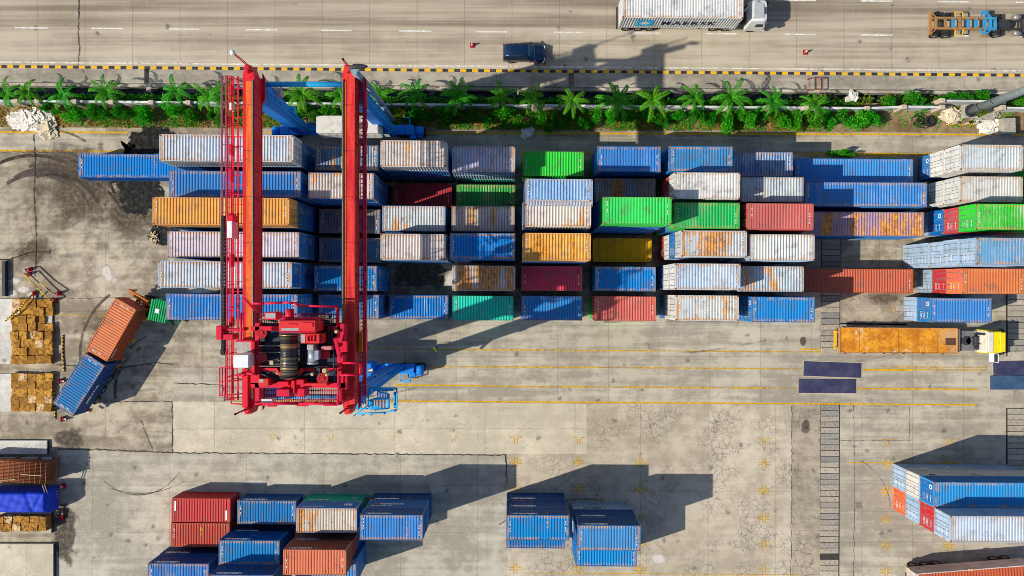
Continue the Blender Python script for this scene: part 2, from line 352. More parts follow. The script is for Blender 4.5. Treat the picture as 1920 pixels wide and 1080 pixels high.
def arcs(name, m, lst, z=.025):
    mb = MB()
    for i, (cx, cy, r, a0, a1, wd) in enumerate(lst):
        n = 36; o = len(mb.v); zz = z+.0005*i
        for k in range(n+1):
            a = radians(a0+(a1-a0)*k/n)
            for q in (r-wd/2, r+wd/2): p = P(cx+q*cos(a), cy-q*sin(a)); mb.v.append((p.x, p.y, zz))
        for k in range(n): mb.face((o+2*k, o+2*k+1, o+2*k+3, o+2*k+2))
    return struct(name, mb, m)
A = []
for k in range(15):
    r0 = rnd.uniform(80, 190); A.append((rnd.uniform(60, 130), rnd.uniform(410, 450), r0, rnd.uniform(20, 60), rnd.uniform(80, 130), rnd.uniform(4, 7)))
for k in range(7): A.append((rnd.uniform(280, 330), rnd.uniform(640, 760), rnd.uniform(90, 170), rnd.uniform(100, 130), rnd.uniform(160, 190), rnd.uniform(4, 6)))
A += [(259, 838, 90, 225, 330, 1.6), (262, 760, 165, 250, 300, 1.4), (1560, 960, 110, 60, 5, .8)]
arcs('tyre_marks', worn((.11, .095, .08), .58, .9, 'tyre_rubber_marks', 1.2, .16), A); A = []
for k in range(6): A.append((900+rnd.uniform(-300, 300), rnd.uniform(1100, 1700), rnd.uniform(180, 620), rnd.uniform(75, 100), rnd.uniform(115, 150), rnd.uniform(2, 4)))
for k in range(5): A.append((rnd.uniform(300, 1800), rnd.uniform(-500, 0), rnd.uniform(660, 1150), rnd.uniform(262, 276), rnd.uniform(278, 292), rnd.uniform(2.5, 4.5)))
arcs('faint_tyre_marks', worn((.21, .19, .155), .63, .9, 'faint_rubber_marks', .9, .16), A, .036)
def crackline(mb, pts, wd, z, seed):
    r = random.Random(seed); out = []
    for (x0, y0), (x1, y1) in zip(pts, pts[1:]):
        n = max(2, int(hypot(x1-x0, y1-y0)/5))
        for k in range(n): t = k/n; out.append((x0+(x1-x0)*t+r.uniform(-1, 1), y0+(y1-y0)*t+r.uniform(-1, 1)))
    out.append(pts[-1]); o = len(mb.v)
    for i, (x, y) in enumerate(out):
        a = out[max(0, i-1)]; b = out[min(len(out)-1, i+1)]; dx, dy = b[0]-a[0], b[1]-a[1]; L = hypot(dx, dy) or 1; ww = wd*r.uniform(.5, 1.3)
        for s in (-1, 1): p = P(x-s*dy/L*ww/2, y+s*dx/L*ww/2); mb.v.append((p.x, p.y, z))
    for i in range(len(out)-1): mb.face((o+2*i, o+2*i+1, o+2*i+3, o+2*i+2))
mk = MB()
for i, (pts, wd) in enumerate((([(63, 252), (66, 300), (64, 360), (68, 440), (66, 520)], 1.4), ([(148, 0), (147, 60), (149, 90), (146, 122)], 1.3), ([(108, 842), (200, 843), (323, 849), (480, 850), (948, 853)], 1.6),
        ([(323, 752), (323, 850)], 1.2), ([(948, 853), (950, 905)], 1.8), ([(0, 285), (140, 286)], .8), ([(105, 684), (230, 690), (290, 680), (325, 683)], 1.6), ([(265, 790), (275, 815), (286, 845)], 1.1), ([(1484, 760), (1484, 920), (1482, 1080)], .6),
        ([(1600, 760), (1602, 900), (1600, 1080)], .55), ([(1704, 762), (1704, 826), (1575, 826)], .5), ([(325, 718), (420, 722), (420, 752)], 1.4), ([(110, 755), (325, 752)], .9), ([(103, 560), (330, 556)], .7))): crackline(mk, pts, wd, .050+.0003*i, i)
tm = NT('crack_fill'); struct('ground_cracks', mk, tm.out((.055, .05, .045), .95))
# ---------------------------------------------------------------- shipping containers
GR = -0.0069
COL = dict(blue=(.005, .135, .46), navy=(.008, .065, .25), dull=(.04, .14, .28), pale=(.30, .42, .60), white=(.58, .58, .56), grey=(.42, .44, .46), red=(.47, .045, .03),
    rust=(.60, .13, .035), orange=(.72, .16, .04), yellow=(.78, .36, .03), green=(.02, .50, .06), dgreen=(.02, .30, .12), teal=(.01, .38, .27), maroon=(.24, .03, .025),
    brown=(.33, .09, .05), salmon=(.62, .13, .09), gold=(.7, .42, .01), lilac=(.46, .44, .55), purple=(.36, .22, .32), magenta=(.55, .05, .11))
def cont_mat():
    t = NT('container_paint'); v = t.obj(); oi = t.n('ShaderNodeObjectInfo'); rv = t.math('MULTIPLY', oi.outputs['Random'], 137.0)
    off = t.n('ShaderNodeCombineXYZ'); t.put(off.inputs[0], rv); t.put(off.inputs[1], t.math('MULTIPLY', rv, .37)); t.put(off.inputs[2], t.math('MULTIPLY', rv, .71))
    q = t.vadd(v, off.outputs[0]); x = t.sep(v)[0]
    hs = t.n('ShaderNodeHueSaturation'); t.put(hs.inputs['Color'], oi.outputs['Color']); t.put(hs.inputs['Saturation'], t.mapr(oi.outputs['Random'], 0., 1., .92, 1.05, False))
    t.put(hs.inputs['Value'], t.mapr(t.math('FRACT', t.math('MULTIPLY', oi.outputs['Random'], 7.31)), 0., 1., .92, 1.14, False)); t.put(hs.inputs['Hue'], t.mapr(t.math('FRACT', t.math('MULTIPLY', oi.outputs['Random'], 3.77)), 0., 1., .485, .503, False))
    base = hs.outputs[0]; wc = t.attr('worn')['Color']; fade = t.attr('fade')['Fac']; rust = t.attr('rust')['Fac']
    ix = t.math('FLOOR', t.math('MULTIPLY', x, 1/.2756)); sq = t.sep(q)
    rc_ = t.n('ShaderNodeCombineXYZ'); t.put(rc_.inputs[0], t.math('ADD', t.math('MULTIPLY', ix, .2756), rv)); t.put(rc_.inputs[1], t.math('MULTIPLY', sq[1], .14)); t.put(rc_.inputs[2], sq[2])
    qr = rc_.outputs[0]                                        # constant across one rib, slow along it
    low = t.noise(q, .42, 4, .62); rib = t.noise(qr, 1.3, 4, .7); rib2 = t.noise(t.vadd(qr, (40., 3., 8.)), 3.5, 2, .6); fine = t.noise(q, 5, 4, .75)
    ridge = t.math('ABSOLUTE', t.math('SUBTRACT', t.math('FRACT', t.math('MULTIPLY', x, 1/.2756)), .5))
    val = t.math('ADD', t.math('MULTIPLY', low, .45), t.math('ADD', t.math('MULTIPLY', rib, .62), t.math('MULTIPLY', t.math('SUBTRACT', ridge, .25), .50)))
    val = t.math('ADD', val, t.math('ADD', t.math('MULTIPLY', t.math('SUBTRACT', rib2, .5), .5), t.math('MULTIPLY', t.math('SUBTRACT', fine, .5), .34)))
    thr = t.math('SUBTRACT', 1.04, t.math('MULTIPLY', fade, .86))
    k = t.mapr(t.math('SUBTRACT', val, thr), -.13, .15)
    c = t.mix(k, base, wc)
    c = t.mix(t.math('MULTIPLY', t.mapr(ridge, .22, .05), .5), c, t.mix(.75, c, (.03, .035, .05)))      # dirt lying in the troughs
    c = t.mix(t.math('MULTIPLY', t.mapr(rib2, .5, .72), .25), c, t.mix(.5, c, (.05, .06, .09)))
    c = t.mix(t.math('MULTIPLY', t.mapr(t.noise(t.vadd(q, (3., 9., 1.)), .9, 5, .7), .48, .72), .55), c, (.13, .115, .10))
    r2 = t.noise(q, 2.6, 5, .75); rn = t.noise(t.vadd(qr, (17., 3., 5.)), .85, 3, .6)
    rt = t.math('ADD', t.math('MULTIPLY', rn, .76), t.math('MULTIPLY', r2, .24))
    lim = t.math('SUBTRACT', .70, t.math('MULTIPLY', rust, .27))
    kr = t.mapr(t.math('SUBTRACT', rt, lim), -.012, .05)
    rc = t.mix(t.mapr(r2, .38, .6), (.26, .085, .018), (.72, .30, .03))
    c = t.mix(t.math('MULTIPLY', kr, .86), c, rc)
    sp = t.voro(t.vadd(q, t.vscale(t.noise(q, 3., 2, col=True), .6)), 1.35, 'F1')
    ks = t.math('MULTIPLY', t.mapr(sp, .19, .07), t.mapr(t.noise(q, .5, 2), .44, .58))
    c = t.mix(t.math('MULTIPLY', ks, .8), c, t.mix(t.mapr(rust, .2, .5), t.mix(.35, base, (.02, .03, .06)), (.16, .06, .015)))
    sp2 = t.voro(t.vadd(q, t.vscale(t.noise(q, 6., 2, col=True), .3)), 3.4, 'F1'); c = t.mix(t.math('MULTIPLY', t.mapr(sp2, .12, .05), .55), c, (.10, .07, .04))
    # rust round the rails
    g = t.sep(t.n('ShaderNodeTexCoord').outputs['Generated'])
    ex = t.math('MINIMUM', g[0], t.math('SUBTRACT', 1.0, g[0])); ey = t.math('MULTIPLY', t.math('MINIMUM', g[1], t.math('SUBTRACT', 1.0, g[1])), .4)
    e = t.math('MINIMUM', ex, ey); ke = t.math('MULTIPLY', t.mapr(e, .06, .0), t.mapr(t.noise(q, 1.7, 4, .7), .38, .56))
    c = t.mix(t.math('MULTIPLY', ke, t.attr('edge')['Fac']), c, (.50, .27, .11))
    t.b.inputs['Specular IOR Level'].default_value = .12; return t.out(c, .55)
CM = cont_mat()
CAST = paint((.42, .17, .06), .8, 0, .6, 'corner_rust', 5.0)
ROD = paint((.24, .25, .27), .5, .2, .5, 'lock_rod_paint', 3.0)
WMARK = paint((.78, .78, .76), .6, 0, .15, 'white_lettering')
DMARK = paint((.03, .03, .045), .6, 0, .1, 'dark_lettering')
RMARK = paint((.6, .03, .04), .6, 0, .1, 'red_lettering')
BMARK = paint((.02, .42, .75), .6, 0, .15, 'light_blue_panel')
DARKSTEEL = paint((.035, .035, .04), .6, .2, .4, 'dark_steel')
W = 2.438
def corrug(mb, L0, L1, fn, d=.04, pitch=.2756):
    """trapezoid ribs along x; fn(x, depth, side) -> point, side 0/1 the two ends of a rib"""
    n = max(1, round((L1-L0)/pitch)); p = (L1-L0)/n; xs = []
    for i in range(n):
        a = L0+i*p; xs += [(a, 0), (a+p*.26, 0), (a+p*.5, d), (a+p*.76, d)]
    xs.append((L1, 0)); o = len(mb.v)
    for x, dd in xs: mb.v.append(fn(x, dd, 0)); mb.v.append(fn(x, dd, 1))
    for i in range(len(xs)-1): mb.face((o+2*i, o+2*i+2, o+2*i+3, o+2*i+1))
_cm = {}
def cmeshes(L, h):
    if (L, h) in _cm: return _cm[(L, h)]
    a, b = L/2, W/2; M = {}
    m = MB(); p = .16                                            # frame: posts, rails, sills, lower fittings
    for sx in (-1, 1):
        for sy in (-1, 1):
            x0, x1 = sorted((sx*a, sx*(a-p))); y0, y1 = sorted((sy*b, sy*(b-p)))
            m.box(x0, x1, y0, y1, .118, h-.118); m.box(x0, x1, y0, y1, 0, .118)
        x0, x1 = sorted((sx*a, sx*(a-.10)))
        m.box(x0, x1, -b+p, b-p, h-.13, h-.012); m.box(x0, x1, -b+p, b-p, .02, .16)
    for sy in (-1, 1):
        y0, y1 = sorted((sy*(b-.004), sy*(b-.07))); m.box(-a+p, a-p, y0, y1, h-.075, h-.012); m.box(-a+p, a-p, y0, y1, .02, .17)
    m.box(-a+.1, a-.1, -b+.07, b-.07, .09, .13)
    M['frame'] = m.mesh('frame', CM)
    m = MB(); zt = h-.018
    corrug(m, -a+.30, a-.30, lambda x, d, s: (x, (-b+.06, b-.06)[s], zt-.055+d), .05)
    for sx in (-1, 1):
        x0, x1 = sorted((sx*(a-.09), sx*(a-.30))); m.box(x0, x1, -b+.06, b-.06, zt-.05, zt-.004)
    M['roof'] = m.mesh('roof', CM)
    m = MB(); corrug(m, -a+p, a-p, lambda x, d, s: (x, -b+.06-d, (.17, h-.075)[s]), .055); M['side_wall'] = m.mesh('side_wall', CM)
    m = MB(); corrug(m, -b+p, b-p, lambda x, d, s: (a-.05+d, x, (.16, h-.13)[s])); M['front_wall'] = m.mesh('front_wall', CM)
    m = MB(); hw = b-p-.01
    m.box(-a+.012, -a+.05, .006, hw, .165, h-.135)
    for k in range(3): z0 = .3+k*(h-.5)/3; m.box(-a+.002, -a+.0119, .07, hw-.06, z0, z0+(h-.5)/3-.16)
    M['door'] = m.mesh('door', CM)
    m = MB()
    m.box(-a-.002, -a+.0125, -.004, .012, .17, h-.14); m.box(-a-.002, -a+.0125, .012, b-p-.02, h-.155, h-.14); m.box(-a-.002, -a+.0125, .012, b-p-.02, .165, .18)
    for y in (.30, .84):
        m.cyl((-a-.016, y, .1), (-a-.016, y, h-.1), .02, n=6); m.box(-a-.03, -a+.012, y-.16, y+.03, 1.0, 1.035)
        for z in (.3, .9, 1.5, 2.1): m.box(-a-.02, -a+.011, y-.045, y+.045, z, z+.06)
    M['lock_rods'] = m.mesh('lock_rods', ROD)
    m = MB(); m.rbox(-.095, .095, -.085, .085, -.1185, 0, .012)
    m.cur = 1; m.cyl((0, 0, .0015), (0, 0, .003), .05, n=8)
    M['cast'] = m.mesh('corner_casting', [CAST, DARKSTEEL])
    r = random.Random(3); m = MB(); y = -.6
    while y < .5:
        wd = r.uniform(.06, .11); hh = r.choice((.10, .10, .075)); m.box(-hh/2, hh/2, y, y+wd*.7, 0, .004)
        if r.random() < .5: m.box(-hh/2, -hh/6, y+wd*.7, y+wd, 0, .004)
        y += wd+.045+(.16 if abs(y+.25) < .06 or abs(y-.4) < .06 else 0)
    M['code'] = m.mesh('roof_code', WMARK)
    m = MB(); r = random.Random(5)
    for k in (1, 4, 5, 7, 8):
        z = h-.45-k*.19
        y0 = .2 if k % 3 else .52
        while y0 < .86: wd = r.uniform(.03, .1); m.box(-a-.003, -a+.0019, y0, y0+wd, z, z+.065); y0 += wd+.05
    M['doorcode'] = m.mesh('door_lettering', WMARK)
    m = MB(); r = random.Random(9)
    for row in range(2):
        z = h-.42-row*.2; x = a-2.6
        while x < a-.5: wd = r.uniform(.05, .1); m.box(x, x+wd, -b-.012, -b+.0, z, z+.11); x += wd+.05
    M['sidecode'] = m.mesh('side_code', WMARK)
    m = MB(); n = 20
    for i in range(n):
        a0, a1 = 2*pi*i/n, 2*pi*(i+1)/n
        m.add([(-a-.0055, .6+.27*cos(q)*k*.8, h-.62+.27*sin(q)*k) for q, k in ((a0, 1), (a1, 1), (a1, .62), (a0, .62))], [(0, 1, 2, 3)])
    M['ring'] = m.mesh('door_emblem', WMARK)
    _cm[(L, h)] = M; return M
def props(o, col, worn=None, fade=.12, rust=.15, edge=.35):
    o.color = (*col, 1); o['worn'] = tuple(worn or tuple(min(1, c*.5+.3) for c in col)); o['fade'] = float(fade); o['rust'] = float(rust); o['edge'] = float(edge); return o
N20, N40, STD, HC = 6.058, 12.192, 2.591, 2.896
def container(loc, rz, L, h, wall, label, group, roof=None, top=False, rods=False, codes=False, side=None, ring=False, panel=False, dcode=True, cat='container', wfade=.2, wrust=.18):
    M = cmeshes(L, h); a, b = L/2, W/2
    t = thing('shipping_container', label, cat, loc, rz, group)
    roof = roof or (wall, None, .25, .2)
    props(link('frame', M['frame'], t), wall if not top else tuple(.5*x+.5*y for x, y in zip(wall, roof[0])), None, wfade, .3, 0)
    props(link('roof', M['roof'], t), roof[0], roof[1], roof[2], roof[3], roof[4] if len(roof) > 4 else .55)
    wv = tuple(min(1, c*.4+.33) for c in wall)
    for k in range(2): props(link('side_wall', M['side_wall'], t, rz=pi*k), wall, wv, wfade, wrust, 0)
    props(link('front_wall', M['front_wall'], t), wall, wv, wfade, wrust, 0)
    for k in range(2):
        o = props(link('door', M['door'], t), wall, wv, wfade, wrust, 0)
        if k: o.scale.y = -1
        if rods:
            link('lock_rods', M['lock_rods'], o)
            if dcode and k: d = link('door_lettering', M['doorcode'], o); d.data = M['doorcode']
            if ring and not k: link('door_emblem', M['ring'], o)
    for sx in (-1, 1):
        for sy in (-1, 1): link('corner_casting', M['cast'], t, (sx*(a-.091), sy*(b-.081), h+.0005))
    if codes:
        for sx in (-1, 1): link('roof_code', M['code'], t, (sx*(a-.36), sx*rnd.uniform(-.3, .3), h-.0035+.001), 0 if sx > 0 else pi)
    if panel:
        for sx, y in ((-1, .5), (1, -.45)):
            m = MB(); m.box(-.09, .09, -.5, .5, 0, .004); m.build('roof_sign', WMARK, t, (sx*(a-.4), y, h-.002))
    if side:
        for item in side:
            s, size, x, z, face = item[:5]; mt = item[5] if len(item) > 5 else WMARK
            me = textmesh(s, size).copy(); me.materials.append(mt)
            o = link('lettering', me, t, (x, (b+.012)*(1 if face == 'N' else -1), z))
            o.rotation_euler = (pi/2, 0, pi if face == 'N' else 0)
        if any(i[4] == 'N' for i in side): link('side_code', M['sidecode'], t, (0, 0, 0), pi)
    return t
ORD = ['bottom', 'second', 'third', 'fourth', 'fifth', 'sixth']
used = {}
def stack(xl, yt, levels, L, roof, short, door='E', hs=STD, group='containers stacked in the main block', rods=False, codes=True, rz=GR, nside=None, rings=(), panel=False, dx=None, xr=None, wfade=.2):
    """xl, yt: the photograph's pixel of the roof's north-west corner; levels: wall colours from the ground up"""
    if isinstance(hs, float): hs = [hs]*len(levels)
    zt = sum(hs); p = P(xl if xr is None else xr, yt, zt); sg = 1 if xr is None else -1
    c = p+Matrix.Rotation(rz, 3, 'Z') @ Vector((sg*L/2, -W/2, 0)); z = 0.0; n = len(levels)
    for i, lv in enumerate(levels):
        topmost = i == n-1
        if n == 1: lab = short+', single on the ground'
        elif topmost: lab = short+', topmost of its stack'
        else: lab = ('lowest' if i == 0 else ORD[i])+f' container up, under the {short}'
        assert 4 <= len(lab.replace(',', '').split()) <= 16, lab
        assert lab not in used, lab
        used[lab] = 1
        jx, jy, jr = (0, 0, 0) if topmost else (rnd.uniform(-.05, .05), rnd.uniform(-.03, .03), rnd.uniform(-.002, .002))
        wc = COL[lv] if isinstance(lv, str) else lv
        rr = None
        if topmost: rr = roof
        container((c.x+jx, c.y+jy, z+.002*i), rz+jr+(pi if door == 'E' else 0), L, hs[i], wc, lab, group, rr, topmost, rods, codes and topmost,
                  nside[i] if nside else None, i in rings, panel and topmost, wfade=wfade)
        z += hs[i]
w_, b_, p_ = COL['white'], COL['blue'], COL['pale']
TAN = (.60, .53, .46); OFFW = (.54, .57, .60); PALEB = (.30, .48, .74); BEIGE = (.60, .52, .46)
B1 = ((.014, .17, .55), OFFW); 
def R(a, b, f, r, e=.8):
    if a[2] > .42 and a[0] < .06: a = tuple(.9*q for q in a); f -= .09; b = (b[0]*.62, b[1]*.82, b[2]*1.0)
    return (a, b, f, r+(.07 if f > .38 else .02), e)
# --- forty foot stacks at the left, half under the gantry crane
stack(146.3, 288, ['blue'], N40, R((0.007, 0.202, 0.626), TAN, .24, .12), 'blue long container jutting out west of the crane', 'W')
stack(298.8, 251.8, ['blue', 'blue', 'blue', 'white'], N40, R((0.420, 0.520, 0.680), OFFW, .62, .22, .9), 'white rust edged long container by the verge', hs=HC, rods=True)
stack(317.2, 319.8, ['blue']*4, N40, R((0.005, 0.195, 0.605), PALEB, .28, .10), 'plain blue long container crossing under both walkways', rods=True)
stack(286, 369.6, ['blue', 'blue', 'blue', 'dull', 'yellow'], N40, R((0.760, 0.360, 0.055), (.80, .46, .14), .4, .22, .8), 'orange yellow long container under the red girder', rods=True, wfade=.1)
stack(314, 433.4, ['red', 'blue', 'blue', 'blue'], N40, R((0.460, 0.440, 0.580), (.58, .55, .62), .55, .14), 'lilac grey long container under the red girder', rods=True)
stack(296, 489.4, ['blue', 'blue', 'blue', 'blue'], N40, R((0.500, 0.600, 0.760), OFFW, .62, .25, .9), 'bluish white long container under the red girder', hs=HC, rods=True)
stack(311, 550.4, ['blue', 'navy', 'blue', 'blue'], N40, R((0.007, 0.215, 0.670), OFFW, .42, .12), 'blue streaked long container beneath the crane trolley', rods=True)
# --- between the girders
stack(591, 272, ['blue', 'blue', 'dull'], N20, R((0.070, 0.170, 0.330), TAN, .45, .35), 'worn blue grey container beside the white cabin')
stack(578.3, 323.5, ['blue']*4, N20, R((0.420, 0.390, 0.420), BEIGE, .72, .22), 'beige container between the red girders', rods=True)
stack(None, 392, ['red', 'dull'], N20, R((0.100, 0.130, 0.220), (.30, .24, .18), .5, .4), 'dark grimy container between girders with rust patches', xr=713)
stack(None, 446.4, ['blue', 'dull'], N20, R((0.050, 0.150, 0.280), (.28, .32, .36), .4, .3), 'dull blue grey container between the red girders', xr=712.3)
stack(588.7, 497.7, ['blue', 'blue', 'blue'], N20, R((0.007, 0.160, 0.497), OFFW, .36, .15), 'deep blue container between girders with white end', rods=True)
stack(None, 552.7, ['blue', 'blue'], N20, R((0.014, 0.167, 0.518), TAN, .45, .25), 'blue and tan streaked container right of the trolley', xr=710.6, rods=True)
# --- third column
stack(713.5, 263, ['teal', 'blue', 'blue', 'white'], N20, R((0.460, 0.440, 0.520), (.60, .54, .50), .8, .16), 'pinkish beige container at the blue crane leg', codes=False)
stack(737, 343, ['maroon'], N20, R((.40, .025, .022), (.36, .05, .04), .3, .1, 0), 'dark red container sunk between tall stacks')
stack(716.9, 385.6, ['dull', 'blue', 'blue'], N20, R((0.380, 0.440, 0.500), OFFW, .7, .32), 'dirty white container south of the dark red one')
stack(713.5, 438, ['blue', 'blue', 'dull', 'pale'], N20, R((0.450, 0.440, 0.550), (.62, .55, .52), .76, .30, 1.), 'pale lilac beige container beside a bare gap')
stack(730.3, 553.3, ['blue'], N20, R((0.007, 0.192, 0.594), OFFW, .42, .3), 'blue container in front row with one rusty end')
# --- fourth column
stack(847.9, 274, ['teal', 'pale', 'pale'], N20, R((.30, .36, .62), (.60, .54, .52), .62, .36, 1.), 'faded blue violet container by the shaded lane')
stack(856, 345.7, ['dgreen'], N20, R((0.030, 0.360, 0.080), (.36, .50, .25), .4, .3), 'rust flecked green container in the fourth column')
stack(846.8, 386, ['blue', 'blue', 'dull'], N20, R((.36, .36, .46), (.62, .52, .42), .66, .45, 1.), 'beige container with the girder shadow over its middle')  # violet band is the girder's shadow, its bluish tint kept in the roof colour
stack(843.4, 436.8, ['maroon', 'blue', 'blue', 'blue'], N20, R((0.004, 0.208, 0.648), (.30, .48, .72), .34, .14), 'bright blue container with two pale bands')
stack(848, 497.7, ['dull', 'dull', 'grey'], N20, R((0.460, 0.470, 0.500), OFFW, .5, .78), 'white container heavily streaked with orange rust')
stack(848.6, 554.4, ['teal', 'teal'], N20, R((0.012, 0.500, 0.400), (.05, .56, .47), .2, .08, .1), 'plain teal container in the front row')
# --- fifth column
stack(980.7, 283.7, ['green', 'green'], N20, R((0.020, 0.600, 0.050), (.2, .65, .2), .22, .1, .1), 'vivid green container half hidden by the verge lane')
stack(984, 335, ['blue', 'navy', 'blue', 'blue', 'pale'], N20, R((0.200, 0.360, 0.640), PALEB, .6, .14, .6), 'light blue container blotched with dark blue')
stack(981, 374, ['blue', 'blue', 'navy', 'blue', 'white'], N20, R((0.500, 0.470, 0.500), (.66, .59, .53), .75, .38, 1.), 'beige container orange stained at its corners')
stack(980.5, 436.5, ['blue', 'navy', 'blue', 'pale', 'yellow'], N20, R((0.660, 0.340, 0.080), (.78, .48, .14), .5, .62, .9), 'orange yellow container pitted with rust')
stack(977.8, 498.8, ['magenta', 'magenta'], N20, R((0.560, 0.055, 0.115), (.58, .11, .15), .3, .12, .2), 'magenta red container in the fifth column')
stack(977.8, 554.4, ['blue', 'blue'], N20, R((0.005, 0.174, 0.540), (.10, .30, .62), .3, .14, .4), 'plain blue container beside the teal one')
# --- sixth column
stack(1121, 274, ['dgreen', 'blue', 'blue'], N20, R((0.007, 0.208, 0.648), PALEB, .45, .12, .7), 'blue container with pale ribs by the lane', 'W')
stack(1115.3, 334, ['blue', 'dull'], N20, R((.20, .28, .38), (.42, .33, .20), .55, .62, 1.), 'shaded blue grey container banded with brown rust')
stack(1131.7, 369, ['blue', 'blue', 'blue', 'blue', 'green'], N20, R((0.020, 0.620, 0.120), (.16, .68, .28), .3, .04, .1), 'bright green container standing five high', 'W')
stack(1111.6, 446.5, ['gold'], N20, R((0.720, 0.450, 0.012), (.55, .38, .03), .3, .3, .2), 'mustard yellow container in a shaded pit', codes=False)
stack(1115.7, 499.7, ['blue', 'blue'], N20, R((0.005, 0.208, 0.648), PALEB, .36, .1, .7), 'blue container with tan corners below the yellow')
stack(1115.8, 555.5, ['green', 'salmon'], N20, R((0.520, 0.100, 0.090), (.56, .24, .2), .36, .22, .3), 'salmon red container in the front row')
# --- seventh column (doors to the west)
K = dict(door='W', rods=True)
stack(1256, 274, ['blue']*3, N20, R((0.011, 0.208, 0.648), TAN, .45, .22, .8), 'blue container with tan streaks by the lane', **K)
stack(1265.3, 323, ['dgreen', 'red', 'red', 'white'], N20, R((0.600, 0.600, 0.600), (.76, .74, .73), .7, .12, .5), 'clean white container on red ones', **K)
stack(1264.6, 379.4, ['green', 'blue', 'blue', 'green'], N20, R((0.020, 0.440, 0.100), (.30, .52, .25), .42, .2, .6), 'green container with paler worn ribs beside pink one', **K)
stack(1277.5, 432, ['red', 'white', 'blue', 'grey'], N20, R((0.560, 0.580, 0.620), OFFW, .6, .66, .9), 'white container with broad orange rust bands', hs=2.68, wfade=.3, **K)
stack(1265.8, 493.8, ['navy', 'blue', 'white', 'white'], N20, R((0.460, 0.570, 0.760), OFFW, .55, .2, .9), 'white container with blue tinted ribs', wfade=.3, **K)
stack(1267, 553.6, ['blue', 'white', 'white'], N20, R((0.550, 0.600, 0.680), (.68, .62, .52), .55, .34, .9), 'cream and white ribbed container in the front row', wfade=.3, **K)
# --- eighth column
stack(None, 285, ['blue', 'blue'], N20, R((.08, .19, .42), (.5, .52, .56), .5, .3, .9), 'faded navy container with whitish worn end', xr=1487.2)
stack(1389, 331, ['blue', 'navy', 'dull'], N20, R((0.300, 0.380, 0.480), OFFW, .62, .4, .6), 'grey white container with one orange patch', xr=None)
stack(1402.9, 381, ['maroon', 'red', 'red', 'red'], N20, R((0.580, 0.130, 0.110), (.66, .23, .19), .4, .12, .2), 'coral pink container with dark blotches', **K)
stack(1405, 439, ['blue', 'pale', 'pale', 'pale'], N20, R((0.420, 0.480, 0.550), (.70, .68, .64), .66, .3, .7), 'white weathered container left of a bare gap')
stack(None, 499.7, ['blue', 'blue', 'pale'], N20, R((0.280, 0.380, 0.500), OFFW, .55, .42, .6), 'pale container with brown stripes left of brick red', xr=1507.6)
stack(1410, 556.4, ['blue']*3, N20, R((0.007, 0.215, 0.670), (.60, .55, .52), .38, .14, .8), 'blue container with a ring emblem on its doors', rings=(2,), **K)
# --- ninth column, forty foot
stack(1490.3, 296.8, ['blue'], N40, R((0.004, 0.196, 0.626), (.10, .32, .72), .25, .08, .3), 'deep blue long container near the verge', wfade=.05)
stack(1509, 340.8, ['navy', 'blue'], N40, R((0.018, 0.180, 0.562), (.34, .42, .68), .5, .1, .7), 'blue long container with lilac worn ribs')
stack(None, 398, ['blue', 'blue'], N40, R((0.330, 0.210, 0.340), (.56, .33, .30), .5, .66, .5), 'purple long container half eaten by orange rust', xr=1733)
stack(None, 505, ['rust'], N40, R((0.500, 0.100, 0.035), (.62, .16, .06), .35, .06, .1), 'brick red long container in the ninth column', xr=1712.3)
# --- tenth column (doors to the west)
stack(1800.8, 271, ['blue', 'white', 'white'], N20, R((0.500, 0.570, 0.640), (.66, .66, .66), .55, .22, .9), 'grey white container at the block corner', rings=(0,), **K)
stack(1799.7, 330.5, ['pale', 'white', 'white'], N20, R((0.560, 0.560, 0.560), (.68, .66, .63), .6, .3, .8), 'off white container above the green topped stack', **K)
stack(1829.4, 382, ['pale', 'blue', 'red', 'green'], N20, R((0.040, 0.550, 0.070), (.46, .60, .36), .5, .2, .7), 'green topped container over red and blue ones', rings=(1,), **K)
stack(1830.4, 445.5, ['pale']*5, N20, R((0.100, 0.300, 0.620), (.52, .54, .58), .45, .25, .9), 'blue grey container above pale doors', hs=2.52, wfade=.3, **K)
stack(1804.2, 503.4, ['pale', 'red', 'orange'], N20, R((0.600, 0.150, 0.045), (.66, .23, .09), .35, .14, .6), 'orange container over red and blue doors', wfade=.12, **K)
stack(1746, 558.5, ['pale', 'blue'], N20, R((0.005, 0.222, 0.680), (.34, .46, .68), .36, .14, .5), 'royal blue container behind the yellow truck', rings=(1,), **K)
stack(1938, 300, ['green'], N40, R((0.020, 0.450, 0.060), (.16, .55, .2), .3, .1), 'green container cut off by the right edge', codes=False)
stack(1938, 362, ['dgreen', 'green'], N40, R((0.020, 0.400, 0.060), (.16, .5, .2), .3, .1), 'green stacked container cut off by the edge', codes=False)
# --- loose stacks in the southern part of the yard
ME = lambda x=-1.2, s=.52: [('MERATUS', s, x, 2.14, 'N')]
def G(*a, **k): stack(*a, group='containers stacked in the southern yard', **k)
G(321.5, 934.4, ['red'], N20, R((0.560, 0.085, 0.050), (.62, .14, .09), .3, .05, .1), 'plain red container with two white roof signs', codes=False, panel=True, nside=[[('K', .3, 1.4, 2.2, 'N')]], wfade=.1)
G(320, 980.8, ['red'], N20, R((0.500, 0.080, 0.045), (.58, .16, .1), .4, .14, .2), 'worn red container south of the sign bearing one')
G(444.7, 938.3, ['navy'], N20, R((0.007, 0.174, 0.540), PALEB, .36, .12, .8), 'blue container behind the plain red one', nside=[ME()], door='W', wfade=.08)
G(277, 1056.4, ['navy', 'navy'], N20, R((0.014, 0.192, 0.594), (.58, .56, .52), .5, .16, .8), 'blue peeling container at the bottom edge', nside=[ME(), ME()], door='W', wfade=.08)
